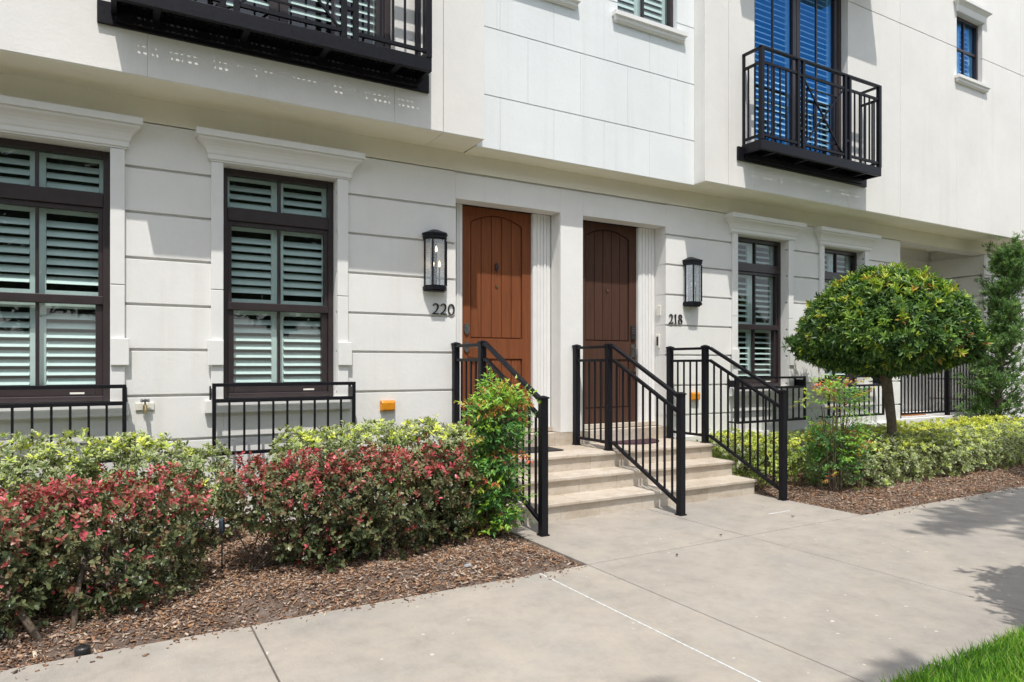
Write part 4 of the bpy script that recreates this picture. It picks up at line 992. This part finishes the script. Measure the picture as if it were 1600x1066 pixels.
# juniper column
def juniper(x, y, label):
    r = np.random.default_rng(71); t = thing('juniper_tree', (x, y, 0), label, 'tree')
    P, A = [], []; br = MB()
    br.tube([(x, y, 0), (x+.05, y, 1.2), (x+.25, y-.02, 2.3), (x+.42, y-.05, 3.5)], [.06, .05, .035, .01], 8)
    for i in range(230):
        z0 = r.uniform(.3, 3.5)**1.0; ax = x+.42*(max(0, z0-.8)/2.7)
        a = r.uniform(0, 6.28); reach = (.85-.62*min(1, z0/2.4)) if z0 < 1.4 else (.52-.07*z0+.10*math.sin(z0*5))
        reach = max(.16, reach)*r.uniform(.5, 1.1)
        el = r.uniform(.25, 1.0) if z0 > .9 else r.uniform(-.05, .6)
        b = np.array([ax, y, z0-.12]); tip = b+np.array([math.cos(a)*reach, math.sin(a)*reach, reach*math.tan(el)*.8+.1])
        if tip[1] > -.12: tip[1] = -.12-abs(tip[1]+.12)*.3
        br.tube([b, (b+tip)/2-np.array([0, 0, .03]), tip], [.010, .006, .003], 4, cap=False)
        for k in range(20):
            f = r.uniform(.2, 1.03); c = b+(tip-b)*f+r.normal(0, .045, 3)
            P.append(c); A.append((tip-b)/np.linalg.norm(tip-b)+np.array([0, 0, .55])+r.normal(0, .35, 3))
    P = np.array(P); A = np.array(A); n = len(P)
    pos, d, u, Ls, Ws = whorl(r, P, A, 9, 38, 16, .075, .013, .05)
    leaves('foliage', pos, d, u, Ls, Ws, np.clip(np.repeat(r.normal(.42, .2, n), 9)+r.normal(0, .1, n*9), 0, 1), M['L_juni'], t)
    br.build('trunk', M['bark'], t)
    return t
juniper(12.9, -.55, 'tall ragged green juniper in front of the porch at the right edge')

# lawn blades at the pavement edge
r = np.random.default_rng(81); n = 26000
px = r.uniform(2.6, 6.2, n); py = -4.69-np.abs(r.uniform(0, 1, n))**1.2*.75
pos = np.stack([px, py, np.full(n, -.015)], 1); d = np.stack([r.normal(0, .42, n), r.normal(.10, .42, n), np.ones(n)], 1)
up = np.stack([r.normal(0, 1, n), r.normal(0, 1, n), np.zeros(n)], 1); Ls = r.uniform(.035, .085, n)
o = leaves('lawn_grass', pos, d, up, Ls, np.full(n, .0055), np.clip(r.normal(.42, .24, n)+.18*np.sin(px*5)*np.sin(py*9), 0, 1), M['L_grass'], None, 'blade')
tag(o, 'bright green lawn grass at the edge of the pavement, bottom right', 'grass', kind='stuff')

# street trees outside the frame whose shade falls on the pavement and whose crowns show in the panes
def street_tree(x, y, h, lumps, seed, label, dens=70, L=.12):
    r = np.random.default_rng(seed); t = thing('street_tree', (x, y, 0), label, 'tree', 'street trees along the verge')
    P, A = lump_points(r, lumps, dens, .22, 2.0, .12, -1.1)
    A = nrm(A+r.normal(0, .5, P.shape))
    pos, d, u, Ls, Ws = whorl(r, P, A, 7, 60, 20, L, L*.42, .1)
    leaves('crown', pos, d, u, Ls, Ws, r.uniform(0, 1, len(pos)), M['L_tree'], t, 'lance')
    mb = MB().tube([(x, y, -.05), (x+.03, y, h*.3), (x, y, h*.62)], [.12, .09, .06], 10)
    for cx, cy, cz, rx, ry, rz in lumps: mb.tube([(x, y, h*.5), ((x+cx)/2, (y+cy)/2, (h*.55+cz)/2), (cx, cy, cz)], [.06, .04, .015], 6, cap=False)
    mb.build('trunk', M['bark'], t); return t
street_tree(4.95, -6.02, 2.2, [(4.82, -5.98, 2.05, 1.12, .88, .80), (4.82, -5.98, 2.05, .8, .62, .55), (4.82, -5.98, 2.05, .5, .4, .35)], 91, 'round headed small tree on the grass verge outside the picture', 520, .105)
street_tree(9.2, -6.4, 8, [(5.9, -6.65, 7.9, .9, .42, .4), (4.9, -6.75, 8.0, .6, .16, .2), (7.0, -6.3, 7.6, 1.0, .35, .5), (7.3, -6.9, 7.6, .8, .25, .4), (9.4, -6.5, 8.3, 1.4, 1.2, 1.0), (5.4, -7.2, 7.9, .5, .12, .2)], 92, 'tall spreading tree on the grass verge outside the picture', 60, .13)
street_tree(-2.6, -6.9, 8.6, [(-4.9, -7.6, 8.6, 1.8, 1.2, 1.2), (.45, -7.85, 8.2, .20, .06, .1), (1.70, -8.22, 8.2, .17, .07, .1), (1.40, -8.30, 8.1, .22, .05, .1)], 93, 'leaning verge tree with branches above the camera', 60, .13)
for i, (x, y) in enumerate(((-14, -19), (-5, -21), (3, -20), (12, -22), (21, -19))):
    street_tree(x, y, 8, [(x, y, 7.6, 4.2, 3.0, 3.8), (x+2.2, y+.5, 5.6, 2.8, 2.4, 2.6), (x-2.4, y, 5.2, 2.8, 2.2, 2.4)], 95+i, 'broad green tree across the street behind the viewer', 8, .5)

# small things in the left bed
t = thing('path_light', (.60, -1.55, 0), 'slim blue grey spike light between the red tipped shrubs', 'path light')
MB().tube([(.60, -1.55, 0), (.60, -1.55, .30)], .005, 8).build('stake', M['black'], t)
MB().tube([(.60, -1.55, .28), (.60, -1.55, .30), (.60, -1.55, .37), (.60, -1.55, .385)], [.010, .018, .020, .012], 12).build('lamp_head', plain('blue_grey_metal', (.10, .15, .21), .35, .6, .15, 30, .1), t)
t = thing('sprinkler_head', (-.15, -2.50, 0), 'round black sprinkler head at the pavement edge, bottom left', 'sprinkler')
MB().tube([(-.15, -2.505, -.02), (-.15, -2.505, .018), (-.15, -2.505, .024)], [.034, .034, .028], 20).build('cap', M['black'], t)
MB().tube([(-.15, -2.505, .0245), (-.15, -2.505, .028)], .012, 12).build('nozzle', M['steel'], t)
def rock(x, y, s, seed, label):
    r = np.random.default_rng(seed); mb = MB(); n = 8
    rings = []
    for k, (f, z) in enumerate(((.8, 0), (1, .22), (.85, .45), (.4, .58))):
        rings.append([(x+s*f*math.cos(2*math.pi*i/n)*r.uniform(.8, 1.15), y+s*.6*f*math.sin(2*math.pi*i/n)*r.uniform(.8, 1.15), .03+s*z*r.uniform(.85, 1.1)) for i in range(n)])
    mb.loft(rings); o = mb.build('rock', M['stone']); tag(o, label, 'rock')
rock(1.98, -2.12, .055, 1, 'larger grey stone chip lying on the mulch below the nandina')
rock(2.06, -2.28, .035, 2, 'smaller grey stone chip nearest the pavement on the mulch')

# a few fallen leaves on the pavement
for i, (x, y, lb) in enumerate(((4.28, -2.46, 'curled brown leaf on the pavement joint before the middle railing'), (5.38, -2.30, 'dry brown leaf on the pavement near the right planting bed'), (3.55, -2.72, 'small dark leaf lying alone on the pavement before the steps'))):
    a = i*1.9; L_ = .034; W_ = .018; ca, sa = math.cos(a), math.sin(a); mb = MB(); rings = []
    for f, w in ((0, .08), (.25, .8), (.5, 1), (.75, .7), (1, .06)):
        row = []
        for sd, dz in ((-1, 0), (-.5, .0), (.5, .0), (1, 0)):
            u_, v_ = (f-.5)*L_, sd*w*W_/2; row.append((x+u_*ca-v_*sa, y+u_*sa+v_*ca, .003+abs(sd)*w*.010+.012*(f-.5)**2*4))
        rings.append(row+[(p[0], p[1], p[2]+.0012) for p in reversed(row)])
    mb.loft(rings); o = mb.build('fallen_leaf', M['twig']); tag(o, lb, 'leaf', 'fallen leaves on the pavement')
